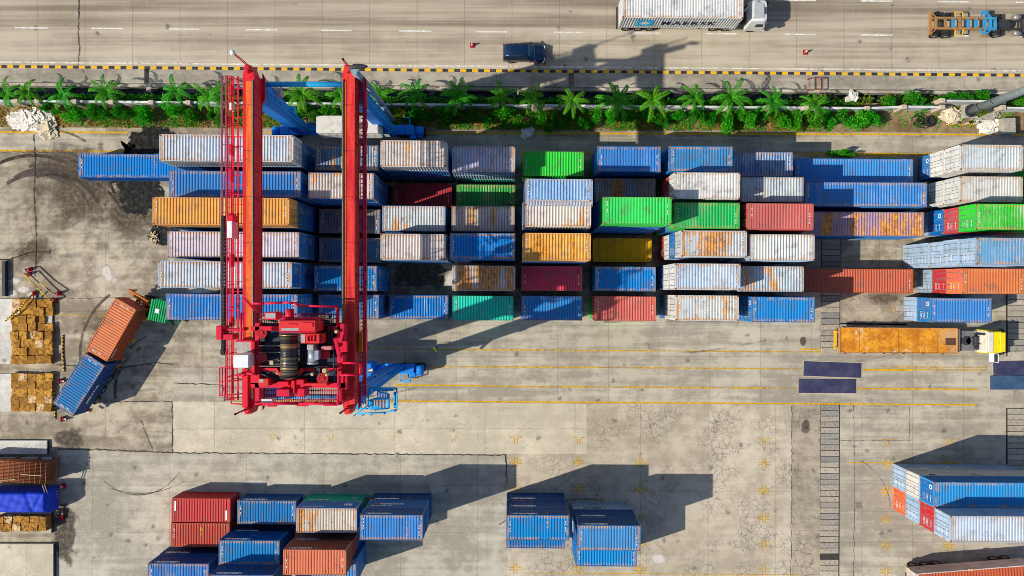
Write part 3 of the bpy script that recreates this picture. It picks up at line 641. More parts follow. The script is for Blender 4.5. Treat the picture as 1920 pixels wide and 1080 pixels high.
G(410, 1013, ['navy', 'navy'], N20, R((0.007, 0.208, 0.648), (.60, .58, .56), .42, .16, .9), 'blue container with tan streaks beside red one', nside=[ME(), ME()], door='W', wfade=.08)
G(393, 1077.5, ['navy', 'navy', 'navy'], N20, R((0.007, 0.174, 0.540), PALEB, .36, .12, .8), 'blue container mostly below the frame', nside=[None, None, ME()], door='W', wfade=.08)
G(555.2, 952.5, ['teal', 'blue'], N20, R((0.500, 0.470, 0.440), (.68, .58, .46), .6, .5, .8), 'cream rusty container over blue and teal', door='W', codes=False, nside=[[('I', .6, 1.9, 1.3, 'N'), ('I', .6, 2.2, 1.3, 'N')], [('H', .9, 2.0, 1.3, 'N'), ('H', .9, 1.8, 1.3, 'N')]])
G(530.8, 1030.4, ['blue', 'brown', 'brown'], N20, R((0.660, 0.170, 0.080), (.70, .25, .14), .35, .07, .1), 'salmon orange container at the bottom edge', door='W', nside=[None, ME(-1.6, .2), ME(-1.6, .2)], wfade=.08)
G(None, 1049, ['blue', 'blue'], N20, R((0.018, 0.202, 0.626), (.6, .6, .62), .5, .2), 'blue white container peeping from behind salmon one', xr=668, codes=False)
G(674.8, 965.1, ['navy', 'blue', 'navy'], N20, R((0.007, 0.222, 0.680), PALEB, .42, .12, .9), 'blue container with orange corners on lettered ones', door='W', wfade=.08,
  nside=[ME(), [('SAMUDERA', .46, -.6, 1.6, 'N'), ('I', .5, -2.15, 1.6, 'N', RMARK), ('Z', .46, -1.95, 1.6, 'N', RMARK)], ME()])
G(949.5, 965.5, ['navy']*3, N20, R((0.005, 0.222, 0.680), (.62, .56, .5), .36, .12, .9), 'blue container topping the lone middle stack', door='W', nside=[ME()]*3, wfade=.08)
G(949.5, 983.6, ['blue'], N20, R((0.007, 0.160, 0.497), (.4, .38, .36), .36, .3, .6), 'low blue container on the middle stack', codes=False)
G(1083, 985, ['pale', 'navy', 'navy'], N20, R((0.011, 0.222, 0.680), (.60, .55, .50), .36, .14, .9), 'blue container topping the stack with pale base', door='W', wfade=.08,
  nside=[[('MERATUS', .42, -1.0, 2.1, 'N', DMARK)], ME(), ME()])
G(1080.2, 1015.9, ['blue', 'blue'], N20, R((0.005, 0.230, 0.680), (.30, .45, .62), .34, .14, .6), 'two high blue container south of paler stack', rods=True)
G(1751.7, 904.2, ['pale', 'white', 'blue'], N40, R((0.005, 0.208, 0.648), (.50, .48, .46), .36, .1, .8), 'blue long container with ring emblem, three high', door='W', rods=True, rings=(2,), codes=False, nside=[[('I', 1.0, -1.0, 1.3, 'N')], [('IIIII', .5, -4.6, 2.1, 'N', DMARK)], None])
G(1781.7, 967.5, ['orange', 'pale', 'red', 'pale'], N40, R((0.460, 0.570, 0.760), OFFW, .62, .28, .6), 'white long container with one rust bar, four high', door='W', rods=True, codes=False)
# ---------------------------------------------------------------- gantry crane
RED = paint((.62, .012, .04), .42, 0, .25, 'crane_red'); REDO = paint((.66, .03, .035), .45, 0, .4, 'crane_red_faded', 1.2)
ORG = paint((.82, .19, .02), .5, 0, .3, 'rail_pad_orange', 1.0); PINK = paint((.62, .010, .05), .45, 0, .2, 'crane_pink_red')
CBLUE = paint((.008, .21, .72), .6, 0, .2, 'crane_blue'); CBLUE2 = paint((.02, .40, .78), .6, 0, .25, 'crane_light_blue')
STEEL = paint((.33, .32, .31), .35, .7, .5, 'bare_steel', 4); DARK = paint((.035, .04, .05), .55, .1, .6, 'greasy_steel', 3); BLACK = paint((.015, .015, .017), .6, 0, .5, 'black_rubber', 4)
WHITE = paint((.72, .74, .76), .45, 0, .2, 'white_cabinet'); GREYP = paint((.36, .36, .35), .6, 0, .4, 'dusty_grey'); TAN_ = paint((.55, .42, .25), .7, 0, .4, 'tan_rope'); YEL = paint((.72, .42, .02), .5, 0, .3, 'safety_yellow')
GLASS = paint((.02, .03, .04), .08, 0, .05, 'dark_glass')
def rope_mat():
    t = NT('rope_drum'); y = t.sep(t.n('ShaderNodeNewGeometry').outputs['Position'])[1]
    a = t.noise(t.n('ShaderNodeCombineXYZ').outputs[0], 1); cx = t.n('ShaderNodeCombineXYZ'); t.put(cx.inputs[1], y)
    b = t.noise(cx.outputs[0], 1.6, 3, .7); g = t.math('ABSOLUTE', t.math('SUBTRACT', t.math('FRACT', t.math('MULTIPLY', y, 9)), .5))
    c = t.mix(t.mapr(b, .48, .58), (.05, .055, .06), (.42, .30, .14)); c = t.mix(t.mapr(g, .35, .5), c, (.02, .02, .02)); return t.out(c, .35, g, .04, .4)
def girder_mat(name, c1, c2):
    t = NT(name); v = t.n('ShaderNodeNewGeometry').outputs['Position']; y = t.sep(v)[1]
    a = t.noise(t.vmap(v, (3.0, .25, 1.5)), 1.2, 5, .7); b = t.noise(v, 2.2, 5, .75); d = t.noise(t.vmap(v, (2, 2, .25)), 2.0, 4, .7)
    c = t.mix(t.mapr(a, .36, .64), c1, c2); c = t.mix(t.math('MULTIPLY', t.mapr(d, .52, .7), .55), c, tuple(q*.45 for q in c1))
    c = t.mix(t.math('MULTIPLY', t.mapr(b, .60, .70), .7), c, (.16, .05, .02))
    j = t.math('SUBTRACT', .5, t.math('ABSOLUTE', t.math('SUBTRACT', t.math('FRACT', t.math('MULTIPLY', y, 1/3.4)), .5)))
    c = t.mix(t.math('MULTIPLY', t.mapr(j, .014, .006), .5), c, (.12, .01, .015))
    s = t.voro(v, 1.1, 'F1'); c = t.mix(t.math('MULTIPLY', t.mapr(s, .12, .06), .7), c, (.06, .02, .02)); return t.out(c, .55)
GW = girder_mat('girder_red', (.50, .010, .030), (.68, .02, .035)); GE = girder_mat('girder_faded', (.54, .015, .028), (.74, .055, .04)); GO = girder_mat('girder_orange', (.60, .08, .02), (.80, .18, .02))
crane = thing('gantry_crane', 'red and blue rubber tyred gantry crane straddling the western container rows', 'crane', (-16.5, 4, 0))
CO = Vector((-16.5, 4, 0))
class CB(MB):                                     # geometry given in world metres, stored relative to the crane
    def part(s, name, m, parent=None): 
        s.v = [tuple(Vector(p)-CO) for p in s.v]; return s.build(name, m, parent or crane)
    def pb(s, x0, y0, x1, y1, z0, z1, b=0.0, mat=None):      # a box whose top face covers photo pixels x0..x1, y0..y1 at height z1
        p, q = P(x0, y1, z1), P(x1, y0, z1)
        (s.rbox(p.x, q.x, p.y, q.y, z0, z1, b) if b else s.box(p.x, q.x, p.y, q.y, z0, z1)); return s
def cb(name, m, *boxes, parent=None):
    c = CB()
    for bx in boxes: c.pb(*bx)
    return c.part(name, m, parent)
ZT = 24.0
for x0, x1, nm in ((455.5, 476.5, 'W'), (642.5, 664.5, 'E')):
    a, b = P(x0, 0, ZT).x, P(x1, 0, ZT).x; yn, ys = P(0, 130, ZT).y, P(0, 768, ZT).y
    m = CB(); mid = (a+b)/2
    m.box(a+.03, b-.03, ys+.4, yn-.4, ZT-1.75, ZT-.03); m.box(a-.02, b+.02, ys+.3, yn-.3, ZT-.03, ZT); m.box(a-.02, b+.02, ys+.3, yn-.3, ZT-1.79, ZT-1.75)
    for k in range(12):
        y = ys+1.2+k*(yn-ys-2.4)/11
        for e, s in ((a+.03, -1), (b-.03, 1)): m.beam((e+s*.04, y, ZT-1.74), (e+s*.04, y, ZT-.04), .05, .08)
    for y, s in ((yn-.4, 1), (ys+.4, -1)):                   # tapered end noses
        m.prism([(a, y), (b, y), (b-.3, y+s*.75), (a+.15, y+s*.75)][::s], ZT-1.5, ZT+.02); m.cyl((mid, y+s*.35, ZT), (mid, y+s*.35, ZT+.5), .28, .2, 10)
    g = m.part('girder', GW if nm == 'W' else GE)
    m = CB()
    if nm == 'W': m.box(a+.24, b-.16, ys+.9, yn-.9, ZT+.003, ZT+.03)
    else: m.box(a+.06, a+.26, ys+.9, yn-.9, ZT+.003, ZT+.03)
    m.part('rail_pad', GO, g)
    m = CB(); rx = b-.09 if nm == 'W' else a+.02
    m.box(rx-.05, rx+.05, ys+.8, yn-.8, ZT+.031 if nm == 'W' else ZT+.003, ZT+.14); m.part('trolley_rail', STEEL, g)
    wx, ex = a-.02, b+.02
    for y in ((15.3, -8.2)):                                 # saddle plates where the legs meet the girder
        m = CB(); e = ex if nm == 'W' else ex-.1
        m.prism([(e, y-1.2), (e+.2, y-.8), (e+.2, y+.8), (e, y+1.2)], ZT-1.95, ZT-1.76); m.part('saddle_plate', RED, g)
# legs, ties and sill beams
def leg(bx, by, tx, ty, wb=.95, wt=1.0, db=1.0, dt=1.9):
    m = CB(); m.loft([[(bx-wb/2, by-db/2, 1.6), (bx+wb/2, by-db/2, 1.6), (bx+wb/2, by+db/2, 1.6), (bx-wb/2, by+db/2, 1.6)], [(tx-wt/2, ty-dt/2, ZT-1.79), (tx+wt/2, ty-dt/2, ZT-1.79), (tx+wt/2, ty+dt/2, ZT-1.79), (tx-wt/2, ty+dt/2, ZT-1.79)]], smooth=False)
    return m.part('leg', CBLUE)
L1 = leg(-21.8, 16.5, -19.6, 15.1); L2 = leg(-12.7, 16.2, -11.95, 14.9, .95, .9, .9, 1.5); leg(-21.2, -8.4, -19.6, -8.0); L4 = leg(-12.1, -8.3, -12.0, -8.2, .85, .85, .9, 1.2)
for y, zz in ((15.9, 21.2), (-8.6, 20.6)): m = CB(); m.cyl((-19.5, y, zz), (-12.4, y, zz), .22, n=10); m.part('portal_tie', CBLUE2)
for y, nm in ((16.4, 'N'), (-8.35, 'S')):
    m = CB(); m.rbox(-23.3, -11.0, y-.42, y+.42, 1.35, 2.1, .04); m.box(-23.2, -11.2, y-.5, y+.5, 2.1, 2.13); sill = m.part('sill_beam', CBLUE)
    m = CB(); m.tube([(-21, y+.55, 3.0), (-13.4, y+.55, 3.0)], .05); m.tube([(-21, y-.3, 3.3), (-13.4, y-.3, 3.3)], .14, 8)
    for k in range(5): m.cyl((-21+k*1.9, y+.55, 2.1), (-21+k*1.9, y+.55, 3.0), .035, n=6)
    m.part('sill_handrail', CBLUE2, sill)
    for x in (-23.6, -10.6):
        m = CB(); m.rbox(x-1.1, x+1.1, y-.35, y+.35, 1.0, 1.75, .06); m.rbox(x-.45, x+.45, y-.5, y+.5, 1.6, 2.2, .05); bg_ = m.part('bogie', CBLUE)
        for dx in (-.78, .78):
            m = CB(); m.cyl((x+dx, y-.42, .72), (x+dx, y+.42, .72), .72, n=24)
            wh = m.part('wheel', BLACK, bg_)
        m = CB(); s = 1 if x > -17 else -1; m.cyl((x+s*1.0, y-.55, 1.7), (x+s*1.0, y+.35, 1.7), .42, n=14); m.rbox(x+s*.3-.3, x+s*.3+.3, y-.9, y-.4, 1.2, 2.0, .05); m.cyl((x+s*1.0, y-.75, 1.7), (x+s*1.0, y-.55, 1.7), .3, n=12)
        m.part('drive_motor', CBLUE, bg_)
        m = CB()
        for a in (-.5, .5):
            for b in (-.4, .4): m.beam((x-s*.6+a, y-1.0*(1 if nm == 'S' else -1)+b, .6), (x-s*.6+a, y-1.0*(1 if nm == 'S' else -1)+b, 1.5), .07)
        for zz in (.6, 1.5):
            for a in (-.5, .5): m.beam((x-s*.6+a, y-1.0*(1 if nm == 'S' else -1)-.4, zz), (x-s*.6+a, y-1.0*(1 if nm == 'S' else -1)+.4, zz), .07)
            for b in (-.4, .4): m.beam((x-s*.6-.5, y-1.0*(1 if nm == 'S' else -1)+b, zz), (x-s*.6+.5, y-1.0*(1 if nm == 'S' else -1)+b, zz), .07)
        m.part('guard_cage', CBLUE2, bg_)
# plates and pipes on the eastern legs
m = CB(); m.tube([P(664, 133, 25.5), P(690, 160, 19.5), P(716, 196, 9), P(736, 224, 4.0)], .26, 8); m.part('cable_conduit', paint((.22, .34, .42), .5, 0, .3, 'conduit_grey'))
m = CB(); a = P(669, 124.5, 26.0); m.beam(P(660, 133, 24.2), P(655, 127, 26.0), .14); m.beam(P(655, 127, 26.0), a, .1); m.part('lamp_arm', STEEL)
m = CB(); o_ = P(673, 124.5, 26.0); m.loft([[(o_.x+x, o_.y+r*cos(t*pi/4), 26+.12*sin(t*pi/4)) for t in range(8)] for x, r in ((-.62, .06), (-.35, .2), (.1, .2), (.5, .12), (.62, .04))]); m.part('floodlight', DARK)
for x, y, z, wd, hh in ((690.5, 187, 13, 3.2, 11), (690, 202, 12.5, 4.2, 4), (690, 218, 9, 3, 5), (702.5, 719, 15, 3.6, 15), (694, 695, 17, 4.4, 4.4)):
    m = CB(); p, q = P(x-wd, y+hh, z), P(x+wd, y-hh, z); m.box(p.x, q.x, p.y, q.y, z-.05, z); pl = m.part('sign_plate', WHITE)
    if hh > 5:
        m = CB(); n = int(hh/2.4)
        for k in range(n): yy = q.y-(k+.5)*(q.y-p.y)/n; m.box(p.x+.08, q.x-.08, yy-.10, yy+.10, z+.001, z+.006)
        m.part('sign_lettering', DMARK, pl)
m = CB(); c0 = P(718, 246, 4.6)
for (x0, y0, x1, y1) in ((707, 243, 712, 251), (712, 251, 727, 252), (727, 252, 733, 245), (733, 245, 724, 241), (724, 241, 707, 243)): m.beam(P(x0, y0, 4.5), P(x1, y1, 4.5), .22)
m.part('lifting_bracket', CBLUE2)
m = CB()
for pts in (((705, 694), (722, 684), (733, 683), (748, 690)), ((712, 697), (722, 690), (736, 692))): m.tube([P(x, y, 4.2) for x, y in pts], .13, 8)
m.tube([P(x, y, 9) for x, y in ((687, 737), (700, 724), (722, 709), (752, 688))], .16, 8); m.part('hose_pipe', CBLUE)
# engine house, raised above the northern sill on added posts to catch sun
m = CB(); p, q = P(593, 249, 10.8), P(709, 216.5, 10.8); m.rbox(p.x, q.x, p.y, q.y, 8.3, 10.8, .05)
for k in range(9): xx = p.x+.5+k*.7; m.box(xx, xx+.45, p.y-.015, p.y+.0, 9.0, 10.1)
eh = m.part('engine_house', paint((.62, .60, .54), .6, 0, .3, 'cabin_white'))
m = CB(); m.rbox(p.x+3.9, p.x+4.5, p.y+.3, p.y+.9, 10.801, 11.05, .03); m.cyl((p.x+5.0, p.y+1.2, 10.8), (p.x+5.0, p.y+1.2, 11.3), .12, n=10); m.part('exhaust', STEEL, eh)
for xx in (p.x+.3, q.x-.3):
    m = CB(); m.beam((xx, 16.4, 2.1), (xx, (p.y+q.y)/2, 8.3), .22); m.part('support_post', CBLUE, eh)
# walkway west of the west girder with handrails, cable tray and energy chain
z = 22.6; yn, ys = P(0, 140, z).y, P(0, 752, z).y
def railx(px, z=z): return P(px, 0, z).x
xs = [railx(q) for q in (413, 421.5, 433, 442.5, 454)]
m = CB()
m.beam((xs[0], yn, z-.35), (xs[0], P(0, 655, z).y, z-.35), .10, .08); m.beam((xs[1], yn, z-.2), (xs[1], ys, z-.2), .07, .07); 
for k in range(21): y = yn-k*(yn-P(0, 655, z).y)/20; m.beam((xs[0], y, z-.4), (xs[1], y, z-.4), .04)
m.part('cable_tray', paint((.30, .05, .11), .5, 0, .4, 'dull_red'))
m = CB(); m.box(xs[0]-.09, xs[0]-.05, P(0, 660, z).y, yn, z-.38, z-.3); m.part('tray_edge', STEEL)
m = CB(); y1 = P(0, 404, z).y; y2 = P(0, 656, z).y; k = 0; yy = y1
while yy > y2: m.box(xs[0]+.05, xs[1]-.06, yy-.085, yy, z-.35, z+.02 if k % 2 else z-.04); yy -= .105; k += 1
for j in range(9): a = pi*j/8; m.box(xs[0]-.05, xs[1]-.1, y2-.35*sin(a)-.1, y2-.35*sin(a), z-.7+.35*cos(a), z-.4+.35*cos(a))
m.part('energy_chain', BLACK)
m = CB()
for i, x in ((2, xs[2]), (3, xs[3])): m.box(x-.06, x+.06, ys, yn+.0, z-.46, z-.38)
for k in range(34):
    y = yn-.2-k*(yn-ys-.4)/33; m.beam((xs[1], y, z-.4) if k % 3 == 0 else (xs[2], y, z-.42), (xs[4]+.3, y, z-.4), .05, .06)
wk = m.part('walkway_frame', RED)
def grating_mat():
    t = NT('open_grating'); v = t.n('ShaderNodeNewGeometry').outputs['Position']; x, y, zz = t.sep(v)
    a = t.math('LESS_THAN', t.math('FRACT', t.math('MULTIPLY', x, 6.0)), .42); b = t.math('LESS_THAN', t.math('FRACT', t.math('MULTIPLY', y, 3.0)), .2)
    t.put(t.b.inputs['Alpha'], t.math('MAXIMUM', a, b)); return t.out((.30, .02, .035), .6)
GRT = grating_mat()
m = CB()
for x in (xs[2], xs[2]+.3):
    m.tube([(x, yn-.3, z+.75), (x, ys+.2, z+.75)], .045); 
m.tube([(xs[2], yn-.3, z+.35), (xs[2], ys+.2, z+.35)], .03)
for k in range(15): y = yn-.3-k*(yn-ys-.5)/14; m.cyl((xs[2], y, z-.4), (xs[2], y, z+.75), .035, n=6); m.cyl((xs[2]+.3, y, z-.4), (xs[2]+.3, y, z+.75), .03, n=6); m.cyl((xs[2], y, z+.75), (xs[2]+.3, y, z+.75), .03, n=6)
for k in range(70): y = yn-.5-k*(yn-ys-1)/69; m.beam((xs[2], y, z+.74), (xs[2]+.3, y, z+.74), .03)
m.part('handrail', PINK, wk)
for y0, y1 in ((158, 178), (192, 206), (270, 290), (316, 340), (476, 500), (594, 612)):
    m = CB(); m.pb(430, y0, 434.5, y1, z+.2, z+.82, .03); m.part('junction_box', PINK if y0 != 192 else WHITE, wk)
for y0, y1, mt in ((414, 446, WHITE),):
    m = CB(); m.pb(425.5, y0, 435.5, y1, z-.3, z+.9, .04); m.part('cabinet', mt, wk); m = CB(); m.pb(425, 403, 437, 414, z-.3, z+.85, .04); m.pb(427.5, 399.5, 435, 403, z-.3, z+.6); m.part('winch_box', RED, wk)
m = CB()
for q in (412, 417, 422): m.tube([P(q, 690, z), P(q, 742, z)], .05)
for y in (690, 716, 742): m.tube([P(411.5, y, z), P(455, y-4, z)], .05)
m.tube([P(432, 745, z), P(434, 757, z), P(456, 758, z)], .05); m.part('end_guardrail', PINK, wk)
# walkway east of the east girder
xa, xb = P(673.5, 0, z).x, P(684.5, 0, z).x; ya, yb = P(0, 148, z).y, P(0, 742, z).y
m = CB(); m.poly([(xa, yb), (xb, yb), (xb, ya), (xa, ya)], z-.5); wk2 = m.part('walkway_grating', GRT)
m = CB()
for zz in (z+.2, z+.6): m.tube([(xb, ya, zz), (xb, yb, zz)], .045)
m.box(xb-.03, xb+.03, yb, ya, z-.52, z-.3)
for k in range(30): y = ya-k*(ya-yb)/29; m.cyl((xb, y, z-.5), (xb, y, z+.6), .03, n=6); m.beam((xa-.3, y, z-.52), (xb, y, z-.52), .05)
m.part('handrail', PINK, wk2)
m = CB()
for y0, y1 in ((170, 200), (222, 244), (270, 286), (508, 524), (560, 580), (618, 660)): m.pb(681.5, y0, 686, y1, z+.1, z+.75, .03)
m.part('junction_box', PINK, wk2); cb('hazard_panel', YEL, (673.5, 622, 678.5, 660, z-.3, z+.3), parent=wk2)
# masts with lamps at the four girder ends
for x, y, lit in ((470, 127, 1), (655.5, 128, 0), (462, 767, 0), (651, 765, 0)):
    p = P(x, y, ZT); m = CB(); hh = 3.4 if lit else 2.0
    for d in (-.09, .09): m.tube([p+Vector((d, 0, 0)), p+Vector((d*.6, 0, hh))], .035)
    for k in range(6): m.beam(p+Vector((-.08, 0, hh*k/6+.2)), p+Vector((.08, 0, hh*k/6+.2)), .03)
    mast = m.part('mast', RED)
    m = CB(); q = p+Vector((0, 0, hh))
    for j in range(6): a0, a1 = pi*j/6-pi/2, pi*(j+1)/6-pi/2; m.cyl(q+Vector((0, 0, .2+.2*sin(a0))), q+Vector((0, 0, .2+.2*sin(a1))), max(.01, (.2 if lit else .09)*cos(a0)), max(.01, (.2 if lit else .09)*cos(a1)), 10, False)
    m.part('mast_lamp', WHITE if lit else DARK, mast)
# trolley between the girders
z = 24.9
tro = cb('trolley_frame', RED, (478, 606, 486, 752, 23.9, z), (632, 606, 640, 752, 23.9, z), (470, 612, 648, 620, 24.2, z), (470, 718, 648, 727, 24.2, z), (486, 690, 632, 696, 24.1, z-.2), (470, 640, 478, 655, 24.1, z), (470, 690, 478, 720, 24.1, z), (640, 640, 650, 660, 24.15, z), (640, 700, 650, 730, 24.15, z))
DECK = paint((.028, .045, .075), .45, .2, .6, 'trolley_deck', 2)
cb('machinery_deck', DECK, (486, 606, 632, 690, 24.0, 24.3), (486, 696.5, 632, 722, 24.0, 24.25), parent=tro)
for qq in (((480, 755), (640, 755), (640, 728), (480, 728)), ((480, 612), (632, 612), (632, 586), (480, 586))):
    m = CB(); m.poly([tuple(P(x, y, 23.8)[:2]) for x, y in qq], 23.8); m.part('deck_grating', GRT, tro)
for y in (648, 660, 676, 686):
    m = CB(); m.pb(484, y, 560, y+1.2, 24.8, 24.95); m.part('hoist_rope', STEEL, tro)
m = CB(); a, b = P(542, 628, 25.6), P(542, 707, 25.6); m.cyl((a.x, b.y, 25.6), (a.x, a.y, 25.6), .60, n=28)
for yy in (a.y, b.y, (a.y*.5+b.y*.5)): m.cyl((a.x, yy-.05, 25.6), (a.x, yy+.05, 25.6), .66, n=28)
m.part('rope_drum', rope_mat(), tro)
g = cb('gearbox', REDO, (522.5, 601, 592, 621, 24.4, 27.0, .06), (588, 603, 597, 621, 24.3, 26.6, .05), parent=tro)
cb('gearbox_cover', PINK, (526, 596.5, 596, 601, 24.4, 26.5, .03), (540, 607, 556, 609, 27.0, 27.06), (566, 605, 585, 606, 27.0, 27.06), (585, 606, 586.5, 613, 27.0, 27.06), (524, 621.5, 592, 623.5, 24.4, 26.7), parent=g)
cb('gearbox_dust', GREYP, (527, 615, 560, 620, 27.0, 27.012), parent=g)
m = CB(); a = P(541, 590, 26.3); m.cyl((a.x, a.y-.35, 26.0), (a.x, a.y+.4, 26.0), .30, n=14); m.rbox(a.x-.5, a.x-.1, a.y-.5, a.y-.1, 25.2, 26.1, .04); m.part('hoist_motor', RED, tro)
cb('control_box', RED, (495.5, 585, 518.5, 599.5, 24.2, 25.7, .04), parent=tro); cb('box_lid', GREYP, (497.5, 587, 516.5, 597, 25.7, 25.74), parent=tro)
c = cb('brake_housing', REDO, (563.5, 625.5, 599.5, 644, 24.4, 26.2, .04), (598, 626, 605.5, 643.5, 24.4, 26.0, .04), parent=tro)
cb('housing_lid', GREYP, (564.5, 627, 572, 642.5, 26.2, 26.23), parent=c); cb('housing_frame', RED, (576, 629, 590, 630.2, 26.2, 26.3), (576, 639, 590, 640.2, 26.2, 26.3), (576, 630, 577.5, 639, 26.2, 26.3), (588, 630, 589.5, 639, 26.2, 26.3), (582, 631, 583, 638, 26.2, 26.3), parent=c)
m = CB(); a = P(586, 664, 25.6); m.cyl((a.x, a.y-.6, 25.5), (a.x, a.y+.45, 25.5), .36, n=18); m.cyl((a.x, a.y-.72, 25.5), (a.x, a.y-.6, 25.5), .42, n=18); m.rbox(a.x+.1, a.x+.5, a.y-.4, a.y+.3, 25.2, 25.8, .04); m.part('trolley_motor', paint((.42, .48, .56), .3, .5, .3, 'silver_paint'), tro)
cb('motor_box', GREYP, (575.5, 646, 588, 656, 24.6, 26.0, .03), parent=tro)
cb('resistor_box', paint((.55, .22, .22), .5, 0, .3, 'pale_red'), (602, 649, 622, 656, 24.4, 25.5, .04), parent=tro)
for px, py, r, zc in ((490.5, 625, 9.2, 25.7), (490.5, 670, 9.5, 25.5), (609, 664, 9.5, 25.1), (604.5, 710, 10.5, 25.3)):
    p = P(px, py, zc); k = r*(H-zc)/F; ax = Vector((.18, .1, 1)).normalized()
    m = CB(); m.cyl(p-ax*.16, p, k, n=26); m.cyl(p, p+ax*.05, k*.32, n=14); sh = m.part('sheave', RED if zc < 25.2 else REDO, tro)
    m = CB(); u = ax.cross(Vector((1, 0, 0))).normalized(); v = ax.cross(u)
    for j in range(10): q = p+u*(k*.66*cos(j*pi/5))+v*(k*.66*sin(j*pi/5)); m.cyl(q+ax*.003, q+ax*.012, k*.11, n=8)
    m.part('sheave_holes', DARK, sh)
m = CB(); p = P(490, 646, 25.2)
for q in ((492, 643, 3), (507, 700, 3)): pass
cb('electric_cabinet', WHITE, (437.5, 665.5, 466, 689.5, 24.2, 26.4, .03), parent=tro)
cb('side_platform', GREYP, (444, 640, 472, 662, 23.9, 24.2), parent=tro); cb('side_platform', GREYP, (446, 690, 470, 702, 23.9, 24.1), parent=tro); cb('platform_edge', RED, (441, 638.5, 472, 641, 23.9, 24.7), (472, 641, 477, 704, 23.9, 25.2), (454, 692, 464, 764, 23.95, 24.4), (441, 702, 456, 706, 23.9, 24.9), parent=tro)
cb('tow_arm', PINK, (404.5, 611, 416, 637, 23.2, 24.6, .05), (416, 626.5, 437, 637, 23.2, 24.5, .05), (416, 616, 457, 621, 23.6, 24.3, .04), parent=tro)
m = CB()
for j in range(12):
    a0, a1 = pi*(.18+.64*j/12), pi*(.18+.64*(j+1)/12); q = [P(541+31*cos(t)*r, 672+40*sin(t)*r, 25.4) for t, r in ((a0, 1), (a1, 1), (a1, .86), (a0, .86))]
    m.add([(v.x, v.y, 24.4) for v in q]+[(v.x, v.y, 25.4) for v in q], [(4, 5, 6, 7), (0, 4, 7, 3), (1, 2, 6, 5), (0, 1, 5, 4), (2, 3, 7, 6)])
m.part('drum_bracket', REDO, tro)
cb('bracket_posts', RED, (546, 714, 552, 736, 24.2, 25.2), (556, 712, 569, 721, 24.2, 25.4), (552, 716, 558, 742, 24.2, 25.0), (520, 716, 540, 722, 24.2, 25.2), (538, 722, 544, 732, 24.2, 25.0), parent=tro)
cb('drive_box', PINK, (518.5, 730, 543, 743.5, 24.2, 25.4, .04), (558.5, 728.5, 571.5, 744.5, 24.2, 25.3, .04), parent=tro)
m = cb('oil_tank', REDO, (484.5, 710, 504, 724, 24.2, 25.3, .04), parent=tro); cb('tank_dust', GREYP, (486, 711, 494, 717, 25.3, 25.32), parent=m)
cb('cross_beam', REDO, (573, 718.5, 613, 723.5, 24.4, 25.3, .03), parent=tro)
m = CB(); m.beam(P(628.5, 634, 26.2), P(637, 672, 25.6), .22, .25); m.pb(634, 666, 644, 680, 24.6, 25.7, .03); m.pb(637.5, 607, 645, 640, 24.4, 25.6, .03); m.part('jib_arm', PINK, tro)
for (pts, zz, post) in ((((474, 569), (496, 569), (530, 567), (551, 568), (560, 573), (630, 575), (632, 582), (632, 612)), 25.3, 1), (((478, 757), (560, 757), (640, 757)), 25.0, 1), (((642, 680), (676, 681), (675, 703), (636, 703), (633, 758)), 25.6, 1), (((482, 702), (462, 700), (452, 706)), 25.2, 1), (((456, 560), (478, 582)), 25.2, 0), (((452, 586), (452, 640)), 25, 0)):
    m = CB(); pp = [P(x, y, zz) for x, y in pts]
    m.tube(pp, .085, 6); m.tube([p-Vector((0, 0, .5)) for p in pp], .05, 6)
    if post:
        for a, b in zip(pp, pp[1:]):
            n = max(1, int((b-a).length/1.0))
            for k in range(n+1): q = a+(b-a)*(k/n); m.cyl((q.x, q.y, 23.8), q, .04, n=6)
    m.part('guardrail', PINK, tro)
cb('toe_board', PINK, (478, 759, 497, 761, 23.8, 24.2), (500, 760, 517, 762.5, 23.8, 24.2), (556, 759.5, 576, 762, 23.8, 24.2), (606, 758, 632, 761, 23.8, 24.2), parent=tro)

for q in ((606, 600, 614, 640, 24.1, 24.9), (616, 622, 622, 646, 24.1, 24.8), (562, 646, 568, 700, 24.1, 24.7), (488, 630, 496, 640, 24.1, 25.0), (500, 690, 540, 700, 24.1, 24.6), (588, 690, 600, 703, 24.1, 24.9)): cb('cable_chute', DARK, q, parent=tro)
cb('name_board', WHITE, (490, 748.5, 509.5, 755.5, 23.8, 24.8), parent=tro)
for x0, y0, x1, y1, zz, r in ((486, 598, 520, 603, 25.3, .07), (620, 590, 615, 640, 25.2, .06), (622, 600, 628, 716, 25.0, .06), (484, 655, 525, 651, 25.1, .05), (560, 690, 625, 686, 25.0, .06), (600, 645, 560, 645, 24.8, .04), (566, 630, 566, 700, 24.9, .05), (486, 700, 520, 712, 25, .06)): m = CB(); m.tube([P(x0, y0, zz), P(x1, y1, zz-.2)], r); m.part('conduit_pipe', DARK, tro)
for x, y, s, zz in ((603, 595, 4, 25.2), (620, 600, 3, 25.3), (494, 597, 3, 24.9), (509, 680, 4, 25.2), (519, 700, 2.5, 25.2), (585, 702, 3, 25.2), (608, 695, 4, 26), (630, 622, 3, 25.9), (612, 703, 2.5, 26.0)): m = CB(); m.pb(x-s, y-s, x+s, y+s, zz-.6, zz, .05); m.part('rope_fitting', TAN_, tro)
m = CB(); p = P(560, 672, 22.4); m.rbox(p.x-2.9, p.x+2.9, p.y-1.0, p.y+1.0, 19.6, 20.3, .05)
for a in (-2, 2):
    for b in (-.7, .7): m.tube([(p.x+a, p.y+b, 20.2), (p.x+a*.9, p.y+b, 24.1)], .03)
m.part('spreader', YEL, tro)
